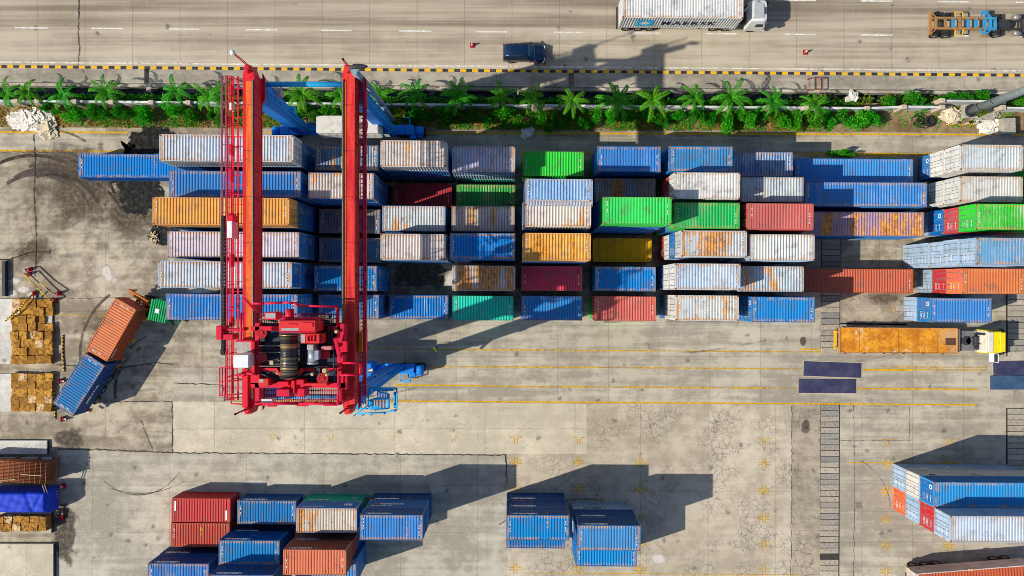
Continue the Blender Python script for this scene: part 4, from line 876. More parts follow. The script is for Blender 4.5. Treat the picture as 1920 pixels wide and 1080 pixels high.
# access platform and stairs at the south-east leg
z = 20.5; m = CB()
def pr(pts, zz, r=.05): m.tube([P(x, y, zz) for x, y in pts], r)
edge = ((692, 727), (744, 728), (744, 768), (724, 773), (668, 776))
for dz in (0.0, .55, 1.1): pr(edge, z+dz, .06)
for x, y in edge+((718, 728), (744, 748), (700, 774.5), (684, 775.5)): q = P(x, y, z); m.cyl((q.x, q.y, z-.1), (q.x, q.y, z+1.1), .045, n=6)
pr(((692, 727), (690, 760), (668, 776)), z+1.1); pr(((728, 738), (728, 766)), z+.5, .12); pr(((700, 748), (728, 747)), z+1, .08); pr(((676, 766), (728, 766)), z+.6, .06); pr(((708, 734), (726, 738)), z+.8)
stp = m.part('access_platform', CBLUE2); m = CB()
for k in range(9): q = P(704+k*2.6, 760-k*.4, z-.1-.0*k); m.box(q.x-.03, q.x+.03, q.y-.45, q.y+.45, z-.12-.04*k, z-.08-.04*k)
for k in range(7): q = P(708+k*3, 740, z-.2); m.box(q.x-.04, q.x+.04, q.y-.35, q.y+.35, z-.16, z-.12)
m.part('stair_treads', CBLUE, stp); m = CB()
for sx in (0, 5, 10): m.tube([P(668+sx, 725, 19.0), P(674+sx, 744, 20.0), P(676+sx, 758, 20.6)], .06)
for k in range(12): t_ = k/11; a = P(669+6*t_, 727+28*t_, 19+1.6*t_); m.beam(a, a+Vector((.5, 0, 0)), .05)
m.tube([P(683, 726, 19), P(691, 743, 20)], .1); m.part('ladder', CBLUE, stp); cb('platform_floor', CBLUE2, (694, 762, 712, 768, 20.4, 20.46), (738, 735, 743, 765, 20.4, 20.46), (700, 729, 738, 733, 20.4, 20.46), (690, 752, 697, 764, 20.3, 21.3), parent=stp)
m = CB(); m.pb(660, 752, 676, 768, 20.5, 21.0); m.part('tool_box', CBLUE2)

for x, y, s in ((-21.8, 16.5, 1), (-12.7, 16.2, 1), (-12.1, -8.3, -1)):
    tx_, ty_ = {-21.8: (-19.6, 15.1), -12.7: (-11.95, 14.9), -12.1: (-12.0, -8.2)}[x]; m = CB()
    for d in (-.22, .22): m.beam((x+.75, y+d, 2.2), (tx_+.72, ty_+d, ZT-2.2), .05)
    for k in range(40): f = k/39; c = Vector((x+.75+(tx_+.72-x-.75)*f, y+(ty_-y)*f, 2.2+(ZT-4.4)*f)); m.beam(c-Vector((0, .22, 0)), c+Vector((0, .22, 0)), .04)
    m.part('leg_ladder', CBLUE2)
for k, (px, py, zc) in enumerate(((700, 722, 12.0), (716, 712, 8.0), (520, 172, 18), (545, 205, 11))):
    c = P(px, py, zc); m = CB(); m.rbox(c.x-.3, c.x+.3, c.y-.3, c.y+.3, zc-.8, zc, .04); m.part('switch_box', CBLUE2 if k % 2 else GREYP)
m = CB(); m.rbox(-19.6, -14.0, -9.5, -7.5, 2.1, 5.2, .06); m.part('sill_shadow_box', CBLUE)  # box added under the trolley to give the crane's shadow more mass
# ---------------------------------------------------------------- vehicles
TYRE = paint((.02, .02, .021), .8, 0, .6, 'tyre_rubber', 4); RIM = paint((.30, .29, .27), .45, .4, .5, 'dusty_rim', 5)
CHAS = paint((.045, .04, .038), .7, .1, .7, 'chassis_black', 3); LAMPR = paint((.5, .02, .02), .3, 0, .1, 'tail_lamp'); LAMPW = paint((.75, .75, .72), .2, 0, .1, 'head_lamp')
def wheel(par, x, y, r, w, mt=None):
    m = MB(); h = w/2; pr = [(-h*.8, r*.58), (-h, r*.7), (-h, r*.9), (-h*.75, r), (h*.75, r), (h, r*.9), (h, r*.7), (h*.8, r*.58)]
    m.loft([[(rr*cos(2*pi*k/24), q, rr*sin(2*pi*k/24)) for k in range(24)] for q, rr in pr], caps=False)
    o = m.build('wheel', TYRE, par, (x, y, r)); m = MB()
    m.cyl((0, -h*.7, 0), (0, h*.7, 0), r*.585, n=20); m.cyl((0, -h*.92, 0), (0, h*.92, 0), r*.25, n=10); m.build('rim', mt or RIM, o); return o
def axle(par, x, r=.5, w=.3, track=1.95, dual=True):
    for s in (-1, 1):
        wheel(par, x, s*track/2, r, w)
        if dual: wheel(par, x, s*(track/2-.34), r, w)
def rails(par, x0, x1, z0, z1, sep=.9, mt=None, cross=6, name='chassis_frame'):
    m = MB()
    for s in (-1, 1):
        y = s*sep/2; m.box(x0, x1, y-.08, y+.08, z1-.03, z1); m.box(x0, x1, y-.08, y+.08, z0, z0+.03); m.box(x0, x1, y-.025, y+.025, z0+.03, z1-.03)
    for k in range(cross): x = x0+.2+(x1-x0-.4)*k/(cross-1); m.box(x-.06, x+.06, -sep/2+.03, sep/2-.03, z0+.05, z1-.05)
    return m.build(name, mt or CHAS, par)
def tractor(par, xf, body, trim=None, r=.5, length=5.6, roofcol=None, door_open=False, deflector=True, h=2.95, name='cab'):
    """tractor unit heading +x, front bumper at xf"""
    xr = xf-length; bm_ = paint(body, .35, 0, .18, 'cab_paint')
    rails(par, xr, xf-.5, .62, .92)
    axle(par, xf-1.35, r, .3, 2.0, False); axle(par, xr+1.0, r, .3, 1.9, True)
    if length > 5.8: axle(par, xr+2.3, r, .3, 1.9, True)
    c0, c1, hw = xf-2.05, xf, 1.2
    ring = lambda z, a, b, wv: [(a, -wv, z), (b-.22, -wv, z), (b, -wv+.25, z), (b, wv-.25, z), (b-.22, wv, z), (a, wv, z)]
    m = MB(); m.loft([ring(.55, c0, c1-.02, hw-.02), ring(1.0, c0, c1, hw), ring(1.75, c0, c1-.02, hw), ring(2.5, c0+.02, c1-.28, hw-.06), ring(h-.05, c0+.08, c1-.45, hw-.14), ring(h, c0+.2, c1-.62, hw-.3)], smooth=False)
    cab = m.build(name, bm_, par)
    m = MB(); m.add([(c1-.012, -hw+.3, 1.78), (c1-.012, hw-.3, 1.78), (c1-.262, hw-.34, 2.46), (c1-.262, -hw+.34, 2.46)], [(0, 1, 2, 3)]); m.build('windscreen', GLASS, cab)
    for s in (-1, 1):
        m = MB(); m.add([(c0+.75, s*(hw+.006), 1.72), (c1-.42, s*(hw+.006), 1.72), (c1-.6, s*(hw-.045), 2.42), (c0+.75, s*(hw-.045), 2.42)], [(0, 1, 2, 3)[::s]]); m.build('side_window', GLASS, cab)
        m = MB(); m.rbox(c1-.2, c1+.03, s*hw-.16 if s > 0 else -hw-.14, s*hw+.14 if s > 0 else -hw+.16, 1.6, 2.2, .03); m.beam((c1-.2, s*(hw-.2), 2.2), (c1-.1, s*hw, 2.2), .04); m.build('mirror', CHAS, cab)
        m = MB(); m.rbox(c1-.05, c1+.02, s*.85-.2, s*.85+.2, .72, .92, .02); m.build('headlight', LAMPW, cab)
        m = MB(); m.cyl((xr+2.6, s*.85, .75), (xr+3.5, s*.85, .75), .3, n=14); m.build('fuel_tank', RIM, par)
    m = MB(); m.rbox(c1-.1, c1+.08, -hw, hw, .42, .72, .04); m.build('bumper', trim or bm_, cab)
    if deflector: m = MB(); m.loft([[(c0+.15, -.85, h-.06), (c0+.15, .85, h-.06), (c0+.15, .8, h+.5), (c0+.15, -.8, h+.5)], [(c1-.7, -.75, h-.06), (c1-.7, .75, h-.06), (c1-.75, .7, h+.06), (c1-.75, -.7, h+.06)]], smooth=False); m.build('roof_deflector', bm_, cab)
    if roofcol: m = MB(); m.rbox(c0+.02, c0+.85, -hw+.1, hw-.1, h-.1, h+.06, .03); m.build('roof_panel', paint(roofcol, .4, 0, .2), cab)
    m = MB(); m.box(c0+1.2, c0+1.5, -.35, .35, h-.04, h+.05); m.build('roof_hatch', CHAS, cab)
    m = MB(); m.cyl((xr+1.7, 0, .95), (xr+1.7, 0, 1.12), .48, n=18); m.box(xr+1.0, xr+1.7, -.3, .3, .93, 1.03); m.build('fifth_wheel', DARK, par)
    m = MB(); m.rbox(c0-.55, c0-.08, -.5, .5, .9, 1.5, .05); m.cyl((c0-.3, .75, .8), (c0-.3, .75, 2.6), .09, n=10); m.tube([(c0-.1, -.3, 1.7), (c0-.6, -.25, 1.5), (c0-.9, 0, 1.2)], .04)
    m.cyl((c0-.35, -.55, 1.4), (c0-.35, -.9, 1.4), .22, n=12); m.build('engine_parts', DARK, par)
    return cab
TR = -.0086
# white articulated lorry with the lettered container on the road
lp = P(1281, 30.5, 1.3); lc = Vector((17.25, 28.45, 0))
lor = thing('lorry', 'white lorry on the road whose trailer carries a long white lettered container', 'lorry', lc, TR)
rails(lor, -6.2, 6.2, 1.0, 1.27, 1.0, paint((.05, .16, .14), .6, 0, .4), 9, 'trailer_frame')
for x in (-5.2, -3.95, -2.7): axle(lor, x, .5, .3, 2.0)
m = MB(); m.box(-6.25, -6.1, -1.15, 1.15, .55, .75); m.box(-6.2, -6.1, -.1, .1, .75, 1.0); m.build('under_run_bar', CHAS, lor)
for s in (-1, 1): m = MB(); m.box(-6.27, -6.251, s*.9-.2, s*.9+.2, .58, .72); m.build('tail_light', LAMPR, lor)
m = MB(); m.beam((2.6, -.8, .1), (2.6, -.8, 1.1), .12); m.beam((2.6, .8, .1), (2.6, .8, 1.1), .12); m.build('landing_leg', CHAS, lor)
tractor(lor, 9.3, (.66, .68, .70), length=6.3, h=3.1)
def crt(loc, rz, L, h, wall, label, group, **k): return container(loc, rz, L, h, COL[wall] if isinstance(wall, str) else wall, label, group, **k)
lcon = crt((lc.x, lc.y, 1.28), TR, N40, HC, (.52, .54, .55), 'white long container with blue star panel riding on the road lorry', 'containers carried by vehicles', roof=R((.66, .67, .70), (.78, .77, .75), .6, .18, .9), top=True, wrust=.12,
    side=[('MAERSK', 1.35, .9, 1.35, 'S', paint((.02, .025, .06), .6, 0, .1, 'navy_lettering'))])
m = MB(); m.box(-4.45, -2.7, -W/2-.012, -W/2-.002, .62, 2.2); pan = m.build('emblem_panel', BMARK, lcon)
m = MB(); pts = []
for k in range(14): a = pi/2+k*pi/7; r = .62 if k % 2 == 0 else .27; pts.append((-3.575+r*cos(a), 1.41+r*sin(a)))
o_ = [(x, -W/2-.016, z_) for x, z_ in pts]; m.add(o_, [tuple(range(14))]); m.build('star_emblem', WMARK, pan)
# empty skeleton trailer further east on the road
sc_ = Vector((47.4, 27.75, 0)); ske = thing('skeleton_truck', 'dark tractor pulling an empty skeleton trailer, orange and light blue', 'truck', sc_, TR)
OR2 = paint((.36, .19, .07), .7, 0, .8, 'worn_orange', 3); LB2 = paint((.04, .26, .50), .5, 0, .4, 'trailer_blue')
m = MB()
for s in (-1, 1): m.box(-3.5, 2.1, s*.55-.09, s*.55+.09, .95, 1.3)
m.box(-3.65, -3.35, -1.2, 1.2, 1.0, 1.28)
for x in (-2.9, -1.9, -.4): m.box(x-.09, x+.09, -.46, .46, 1.0, 1.25)
for s in (-1, 1): m.beam((-3.45, s*1.15, 1.2), (-2.9, s*.6, 1.2), .1)
m.build('trailer_frame', OR2, ske); m = MB()
for s in (-1, 1):
    m.box(2.1, 3.4, s*.55-.12, s*.55+.12, .95, 1.3); m.beam((2.2, s*1.2, 1.2), (1.6, s*.6, 1.2), .13); m.beam((2.2, s*1.2, 1.2), (2.9, s*.6, 1.2), .13); m.beam((2.2, s*1.2, 1.22), (2.2, s*.5, 1.22), .12)
for x in (-1.1, .5, 1.3, 2.2, 2.8, 3.3): m.box(x-.12, x+.12, -.46, .46, 1.0, 1.27)
m.build('trailer_neck', LB2, ske)
for s in (-1, 1):
    m = MB()
    for x in (-.9, -.1): m.beam((x, s*.6, 1.2), (x, s*1.2, 1.1), .09)
    m.beam((-.95, s*1.2, 1.1), (-.05, s*1.2, 1.1), .09); m.build('spare_wheel_rack', YEL, ske)
    m = MB(); m.rbox(1.75, 2.65, s*1.25-.12, s*1.25+.12, .95, 1.2, .04); m.build('twist_lock_arm', LB2 if s > 0 else OR2, ske)
for x in (-2.75, -1.55): axle(ske, x, .5, .3, 2.15)
tractor(ske, 8.6, (.03, .06, .14), length=5.8, h=2.9, roofcol=(.05, .22, .5))
# yellow flatbed at the yard
fc = P(1685, 638.5, 1.42); fc.z = 0; fr = GR
fl = thing('flatbed_truck', 'yellow cab truck with an empty orange rusty flatbed and open door', 'truck', fc, fr)
def deck_mat():
    t = NT('rusty_deck'); v = t.obj(); a = t.noise(v, .7, 5, .7); b = t.noise(v, 3.5, 4, .75); x, y, zz = t.sep(v)
    c = t.mix(t.mapr(a, .38, .62), (.50, .17, .015), (.76, .34, .03)); c = t.mix(t.math('MULTIPLY', t.mapr(b, .48, .68), .75), c, (.34, .10, .012))
    c = t.mix(t.math('MULTIPLY', t.mapr(t.noise(t.vadd(v, (4., 2., 0.)), .5, 5, .7), .60, .68), .8), c, (.66, .52, .36))
    e = t.math('MULTIPLY', t.mapr(x, 3.6, 5.6), t.mapr(t.noise(v, .8, 4), .35, .6)); c = t.mix(e, c, (.50, .32, .17))
    for per in (2.05,): j = t.math('SUBTRACT', .5, t.math('ABSOLUTE', t.math('SUBTRACT', t.math('FRACT', t.math('MULTIPLY', x, 1/per)), .5))); c = t.mix(t.math('MULTIPLY', t.mapr(j, .02, .006), .6), c, (.12, .04, .01))
    return t.out(c, .7)
m = MB(); m.box(-6.15, 6.15, -1.28, 1.28, 1.22, 1.40); dk = m.build('deck', deck_mat(), fl)
m = MB()
for s in (-1, 1): m.box(-6.17, 6.17, s*1.30-.04, s*1.30+.04, 1.2, 1.47)
m.box(-6.2, -6.1, -1.3, 1.3, 1.18, 1.47); m.box(6.1, 6.2, -1.3, 1.3, 1.18, 1.47); m.build('deck_edge', paint((.5, .24, .08), .7, 0, .6), dk)
for i in range(6):
    for s in (-1, 1): m = MB(); m.rbox(-5.6+i*2.05-.07, -5.6+i*2.05+.07, s*1.36-.06, s*1.36+.06, 1.15, 1.5, .02); m.build('stake_pocket', CHAS, dk)
m = MB(); m.box(6.3, 8.2, -1.05, 1.05, .93, 1.0); m.box(6.3, 6.5, -1.2, 1.2, 1.0, 1.3); m.build('chassis_deck', paint((.20, .20, .21), .7, .2, .8, 'worn_chassis_plate', 3), fl)
m = MB(); m.cyl((7.6, 0, 1.0), (7.6, 0, 1.12), .36, n=18); m.build('turntable', RIM, fl)
m = MB(); m.box(4.9, 6.0, -.45, .3, 1.402, 1.41); m.build('hatch', paint((.12, .05, .03), .7, 0, .7), dk)
m = MB(); m.box(-6.45, -6.2, -1.0, 1.0, .6, .8); m.box(-6.45, -6.3, -.95, -.75, .8, 1.2); m.box(-6.45, -6.3, .75, .95, .8, 1.2); m.build('rear_bumper', YEL, fl)
rails(fl, -6, 6.1, .8, 1.2, 1.0)
for x in (-4.9, -3.6, -2.3): axle(fl, x, .5, .3, 2.0)
tx = 10.55
tractor(fl, tx, (.80, .64, .01), length=4.95, h=2.75, deflector=False)
m = MB(); m.rbox(tx-2.11, tx-2.03, -1.1, 1.1, 1.0, 2.62, .02); m.rbox(tx-2.03, tx-1.5, -1.02, 1.02, 2.62, 2.80, .04); m.build('rear_panel', paint((.66, .65, .60), .5, 0, .3), fl)
m = MB(); m.rbox(tx-.85, tx-.3, -1.0, 1.0, 2.75, 2.86, .04); m.build('sun_visor', paint((.80, .64, .01), .4, 0, .2), fl)
m = MB(); m.rbox(-.02, .95, -.04, .04, .9, 1.75, .02); m.box(0, .05, -.03, .03, 1.75, 2.4); m.box(.88, .93, -.03, .03, 1.75, 2.4); m.box(0, .93, -.03, .03, 2.36, 2.42)
d_ = m.build('door', WHITE, fl, (tx-.75, -1.24, 0), -pi/2-.0); m = MB(); m.box(.05, .88, -.012, .012, 1.76, 2.36); m.build('window', GLASS, d_)
m = MB(); m.rbox(.1, .85, .041, .07, 1.0, 1.6, .01); m.build('door_panel', YEL, d_)
# two container trailer at the west, turning by the crane
ta = radians(58.6); A0 = P(147, 720, 3.85); A1 = P(209.4, 620.9, 3.85); mid = (A0+A1)/2; mid.z = 0
tk = thing('trailer', 'orange chassis trailer standing askew with one orange and one blue container', 'trailer', mid, ta)
ORC = paint((.62, .17, .03), .6, 0, .5, 'orange_chassis', 3)
rails(tk, -6.3, 6.6, .95, 1.24, 1.0, ORC, 9, 'trailer_frame')
for x in (-5.0, -3.7, -2.4): axle(tk, x, .5, .3, 2.05)
for x in (-6.0, -.5, .4, 2.6, 5.2):
    m = MB(); m.box(x-.12, x+.12, -1.2, 1.2, 1.0, 1.22); m.build('cross_member', ORC, tk)
    m = MB(); m.rbox(x-.22, x+.22, -1.42, -1.2, .95, 1.2, .04); m.build('twist_lock', ORC if x < 2 else YEL, tk)
for s in (-1, 1): m = MB(); m.rbox(-6.45, -6.3, s*1.0-.25, s*1.0+.25, .75, .95, .03); m.build('tail_light', LAMPR if s > 0 else WHITE, tk)
m = MB(); m.beam((6.75, -1.25, 1.3), (6.75, 1.25, 1.3), .22, .3); m.beam((7.3, -1.2, 2.6), (7.3, 1.2, 2.6), .18, .34)
for s in (-1, 1): m.beam((7.3, s*1.1, 1.2), (7.3, s*1.1, 2.6), .14); m.beam((6.7, s*1.1, 1.25), (7.3, s*1.1, 1.6), .12)
m.beam((7.3, -.9, 1.3), (7.3, .5, 2.5), .08); m.build('headboard', ORC, tk)
def onax(d): return mid+Vector((cos(ta)*d, sin(ta)*d, 0))
q = onax(3.25); crt((q.x-.08, q.y+.05, 1.25), ta+.03, N20, STD, 'rust', 'orange container on the askew trailer, in front of the blue one', 'containers carried by vehicles', roof=R((.66, .18, .055), (.70, .27, .13), .35, .05, .1), top=True, codes=True, side=[('SEACO', .34, -2.1, 2.1, 'S')], wfade=.08)
q = onax(-3.2); crt((q.x, q.y, 1.25), ta-.02, N20, STD, 'navy', 'blue container with pale scratches at the askew trailer tail', 'containers carried by vehicles', roof=R((.015, .15, .42), PALEB, .33, .1, .6), top=True, codes=True, side=[('MERATUS', .52, -.6, 1.4, 'S')], wfade=.08)
gp = P(300, 583, 3.0); gt = thing('tractor_unit', 'green ribbed cab tractor turned towards the stacks ahead of the askew trailer', 'truck', (gp.x-.9, gp.y+.15, 0), -.20)
tractor(gt, 2.0, (.015, .32, .10), length=4.6, h=2.9, deflector=False)
m = MB(); corrug(m, -.15, 1.75, lambda x, d, s: ((x-.05), (-1.1, 1.1)[s], 2.93+d*1.4), .06, .24); m.box(-.2, 1.7, -1.1, 1.1, 2.85, 2.925); m.build('ribbed_roof', paint((.015, .38, .12), .45, 0, .2), gt)
m = MB(); m.box(.45, .85, -.25, .2, 3.03, 3.06); m.build('roof_label', WHITE, gt)
# dark people carrier on the road
cp = P(983, 101, .8); car = thing('car', 'dark blue people carrier parked on the road shoulder beside two people', 'car', (cp.x, cp.y+.1, 0), TR)
NV = paint((.008, .03, .085), .22, .3, .06, 'dark_blue_paint'); NV.node_tree.nodes['Principled BSDF'].inputs['Coat Weight'].default_value = .4
def sect(x, zl, zs, zr, hw, hs, hr): return [(x, -hw*.92, zl), (x, -hw, zl+.25), (x, -hs, zs), (x, -hr, zr-.05), (x, -hr*.8, zr), (x, hr*.8, zr), (x, hr, zr-.05), (x, hs, zs), (x, hw, zl+.25), (x, hw*.92, zl)]
m = MB(); m.loft([sect(-2.25, .45, .85, 1.0, .78, .76, .7), sect(-2.18, .3, .98, 1.35, .84, .82, .66), sect(-1.95, .26, 1.02, 1.74, .87, .84, .66), sect(-1.2, .26, 1.02, 1.80, .88, .85, .68), sect(-.2, .26, 1.0, 1.79, .88, .85, .68), sect(.35, .26, .99, 1.70, .88, .85, .66), sect(.75, .26, .98, 1.42, .88, .85, .70), sect(1.12, .26, .97, 1.06, .88, .84, .76), sect(1.75, .28, .88, .96, .86, .82, .74), sect(2.1, .32, .74, .8, .78, .74, .66), sect(2.26, .42, .6, .64, .6, .56, .5)])
m.build('body', NV, car)
m = MB(); m.add([(1.10, -.68, 1.085), (1.10, .68, 1.085), (.40, .58, 1.705), (.40, -.58, 1.705)], [(0, 1, 2, 3)]); m.build('windscreen', paint((.01, .22, .28), .1, 0, .1, 'teal_glass'), car)
for s in (-1, 1):
    m = MB(); m.add([(-1.9, s*.868, 1.08), (.55, s*.872, 1.05), (.25, s*.715, 1.6), (-1.8, s*.72, 1.66)], [(0, 1, 2, 3)[::s]]); m.build('side_window', GLASS, car)
    m = MB(); m.rbox(.55, .75, s*1.0-.1, s*1.0+.1, 1.02, 1.16, .03); m.beam((.65, s*.8, 1.05), (.65, s*.95, 1.08), .05); m.build('mirror', CHAS, car)
    m = MB(); m.rbox(2.0, 2.2, s*.62-.16, s*.62+.16, .6, .76, .03); m.build('headlight', LAMPW, car)
    m = MB(); m.rbox(-2.26, -2.12, s*.74-.08, s*.74+.08, .8, 1.3, .02); m.build('tail_light', LAMPR, car)
    m = MB(); m.box(-1.4, .7, s*.89-.015, s*.89+.015, .95, .99); m.build('trim_strip', STEEL, car)
    for x in (-1.4, 1.42): wheel(car, x, s*.8, .32, .2)
    m = MB(); m.box(-1.6, -.1, s*.58-.02, s*.58+.02, 1.805, 1.84); m.build('roof_rail', CHAS, car)
# ---------------------------------------------------------------- people
SKIN = paint((.45, .24, .15), .6, 0, .1, 'skin'); HAIR = paint((.015, .012, .01), .5, 0, .1, 'black_hair')
def person(loc, rz, label, shirt, trousers, pose):
    t = thing('person', label, 'person', loc, rz)
    V, E, Rr = [], [], []
    def add(p, r, par=None):
        V.append(p); Rr.append(r); i = len(V)-1
        if par is not None: E.append((par, i))
        return i
    ln = pose.get('lean', 0.0); hip = Vector((0, 0, .93))
    def L_(p): v = Vector(p)-hip; return tuple(hip+Matrix.Rotation(ln, 3, 'Y') @ v)
    pel = add(tuple(hip), .135); ab = add(L_((0, 0, 1.12)), .125, pel); ch = add(L_((0, 0, 1.32)), .145, ab); nk = add(L_((.01, 0, 1.47)), .06, ch); hd0 = add(L_((.02, 0, 1.56)), .075, nk); hd = add(L_((.025, 0, 1.65)), .098, hd0); add(L_((.02, 0, 1.72)), .07, hd)
    add(L_((.125, 0, 1.615)), .018, hd)
    hands = []
    for s in (-1, 1):
        hp = add((0, s*.1, .88), .095, pel); kn = add((.03+pose.get('step', 0)*s, s*.11, .48), .062, hp); an = add((pose.get('step', 0)*s*1.6, s*.11, .09), .042, kn); add((.15+pose.get('step', 0)*s*1.6, s*.13, .04), .04, an)
        sh = add(L_((0, s*.19, 1.38)), .062, ch); el = add(L_((pose['el'][0], s*pose['el'][1], pose['el'][2])), .045, sh); wr = add(L_((pose['wr'][0], s*pose['wr'][1], pose['wr'][2]+.03*(s > 0))), .032, el)
        pw, pe = Vector(V[wr]), Vector(V[el]); d = (pw-pe).normalized(); pm = add(tuple(pw+d*.07), .036, wr); sd = d.cross(Vector((0, 0, 1)))
        if sd.length < .1: sd = Vector((0, 1, 0))
        sd.normalize(); dn = d.cross(sd)
        for j in range(4):
            f0 = add(tuple(pw+d*.10+sd*(.026*(j-1.5))), .011, pm); f1 = add(tuple(pw+d*(.15+.008*(j in (1, 2)))+sd*(.028*(j-1.5))+dn*.012), .009, f0); add(tuple(pw+d*.17+sd*(.028*(j-1.5))+dn*.035), .008, f1)
        th = add(tuple(pw+d*.05+sd*.045), .012, wr); add(tuple(pw+d*.10+sd*.065+dn*.015), .01, th)
    me = bpy.data.meshes.new('b'); me.from_pydata(V, E, []); o = bpy.data.objects.new('b', me); C.objects.link(o)
    md = o.modifiers.new('s', 'SKIN'); sv = me.skin_vertices[0].data
    for i, r in enumerate(Rr): sv[i].radius = (r, r)
    sv[0].use_root = True
    o.modifiers.new('u', 'SUBSURF').levels = 1
    dg = bpy.context.evaluated_depsgraph_get(); dg.update(); bm_ = bpy.data.meshes.new_from_object(o.evaluated_get(dg)); bpy.data.objects.remove(o)
    bm_.materials.clear()
    for q in (shirt, trousers, SKIN, CHAS): bm_.materials.append(q)
    el_, nkv = [Vector(V[i]) for i in range(len(V)) if abs(Rr[i]-.045) < 1e-6], Vector(V[nk])
    wrs = [Vector(V[i]) for i in range(len(V)) if abs(Rr[i]-.032) < 1e-6]
    for p in bm_.polygons:
        c = p.center; u = L_((0, 0, 1.0)); p.use_smooth = True
        if c.z < .1: p.material_index = 3
        elif c.z < .95 and min((c-w).length for w in wrs) > .2: p.material_index = 1
        elif min((c-w).length for w in wrs) < .24 or (c-Vector(V[hd])).length < .2 or (c-nkv).length < .07: p.material_index = 2
        else: p.material_index = 0
    link('body', bm_, t)
    m = MB(); hc = Vector(V[hd])+Matrix.Rotation(ln, 3, 'Y') @ Vector((-.02, 0, .045))
    m.loft([[(hc.x+.112*cos(a)*cos(j*pi/16), hc.y+.10*sin(a)*cos(j*pi/16), hc.z+.10*sin(j*pi/16)) for a in [2*pi*k/14 for k in range(14)]] for j in range(-1, 8)]); m.build('hair', pose.get('hair', HAIR), t)
    return t
def at(px, py, z=0): return tuple(P(px, py, z))
person(at(1004, 121), pi*.5-pi, 'person in a blue shirt and jeans with folded arms by the car', paint((.03, .02, .36), .8, 0, .1), paint((.03, .16, .34), .8, 0, .1), dict(el=(.08, .27, 1.12), wr=(.24, .02, 1.14), step=.02))
person(at(1019, 121), -pi*.5+.3, 'person in a pale patterned shirt bending by the car bonnet', paint((.55, .46, .55), .8, 0, .3, None, 9), paint((.2, .08, .09), .8, 0, .1), dict(el=(.12, .26, 1.1), wr=(.3, .1, 1.0), lean=.35, step=.04))
person(at(818, 653.5), .5, 'worker in a bright yellow green vest standing in the open lane', paint((.55, .95, .02), .7, 0, .05), paint((.04, .07, .06), .8, 0, .1), dict(el=(.02, .28, 1.12), wr=(.1, .3, .9), step=.05, hair=YEL))
# ---------------------------------------------------------------- planting
def leaf_mat(name, c1, c2, c3=None):
    t = NT(name); g = t.n('ShaderNodeNewGeometry'); r = g.outputs['Random Per Island']; v = g.outputs['Position']
    c = t.mix(t.mapr(r, .1, .9, smooth=False), c1, c2); n = t.noise(v, 1.1, 3); c = t.mix(t.math('MULTIPLY', t.mapr(n, .55, .7), .6), c, c3 or c2)
    oi = t.n('ShaderNodeObjectInfo').outputs['Random']; c = t.mix(t.math('MULTIPLY', oi, .45), c, tuple(q*.6+w*.2 for q, w in zip(c3 or c2, (.5, .5, 0))))
    t.put(t.b.inputs['Subsurface Weight'], 0.0)
    tr = t.n('ShaderNodeBsdfTranslucent'); t.put(tr.inputs[0], c); ms = t.n('ShaderNodeMixShader'); ms.inputs[0].default_value = .4
    out = t.t.nodes['Material Output']; t.t.links.new(t.b.outputs[0], ms.inputs[1]); t.t.links.new(tr.outputs[0], ms.inputs[2]); t.t.links.new(ms.outputs[0], out.inputs[0])
    return t.out(c, .55)
G1 = leaf_mat('leaf_bright', (.012, .30, .012), (.05, .64, .02), (.14, .60, .03)); G2 = leaf_mat('leaf_mid', (.008, .20, .012), (.03, .46, .02), (.08, .44, .02)); G3 = leaf_mat('leaf_olive', (.03, .14, .01), (.14, .34, .02), (.28, .34, .03))
GP = leaf_mat('palm_leaf', (.012, .21, .012), (.05, .48, .02), (.16, .50, .02)); GD = leaf_mat('bank_leaf', (.008, .13, .01), (.04, .36, .02), (.10, .30, .02)); STRAW = leaf_mat('dry_grass', (.22, .13, .03), (.58, .38, .10), (.34, .26, .06))
BARK = paint((.20, .14, .09), .9, 0, .5, 'bark', 6)
def leafquad(m, c, d, n, ln, wd):
    d = d.normalized(); s = d.cross(n)
    if s.length < 1e-3: s = Vector((1, 0, 0))
    s.normalize(); o = len(m.v)
    m.v += [tuple(c), tuple(c+d*ln*.45+s*wd*.5), tuple(c+d*ln), tuple(c+d*ln*.45-s*wd*.5)]; m.face((o, o+1, o+2, o+3))
def rv(r):
    while 1:
        v = Vector((r.uniform(-1, 1), r.uniform(-1, 1), r.uniform(-1, 1)))
        if .05 < v.length < 1: return v.normalized()
def bushmesh(seed, n=1150, lobes=9):
    r = random.Random(seed); m = MB(); L = []
    for k in range(lobes): a = r.uniform(0, 6.3); q = r.uniform(.15, .72); L.append((Vector((q*cos(a), q*sin(a), r.uniform(.25, .8))), r.uniform(.24, .42)))
    for i in range(n):
        c, R0 = r.choice(L); d = rv(r); d.z = abs(d.z)*1.1-.25; p = c+d*R0*r.uniform(.55, 1.08); p.z = max(.02, p.z)
        dd = (d+rv(r)*.8+Vector((0, 0, .1))); leafquad(m, p, dd, rv(r)+Vector((0, 0, .8)), r.uniform(.13, .24), r.uniform(.07, .12))
    return m.mesh('foliage', G1)
BM = [bushmesh(s, lobes=7+s % 4) for s in range(5)]
stm = MB(); 
for k in range(5): a = k*1.3; stm.cyl((0, 0, -.02), (.3*cos(a), .3*sin(a), .5), .03, .015, 6)
STEM = stm.mesh('stem', BARK)
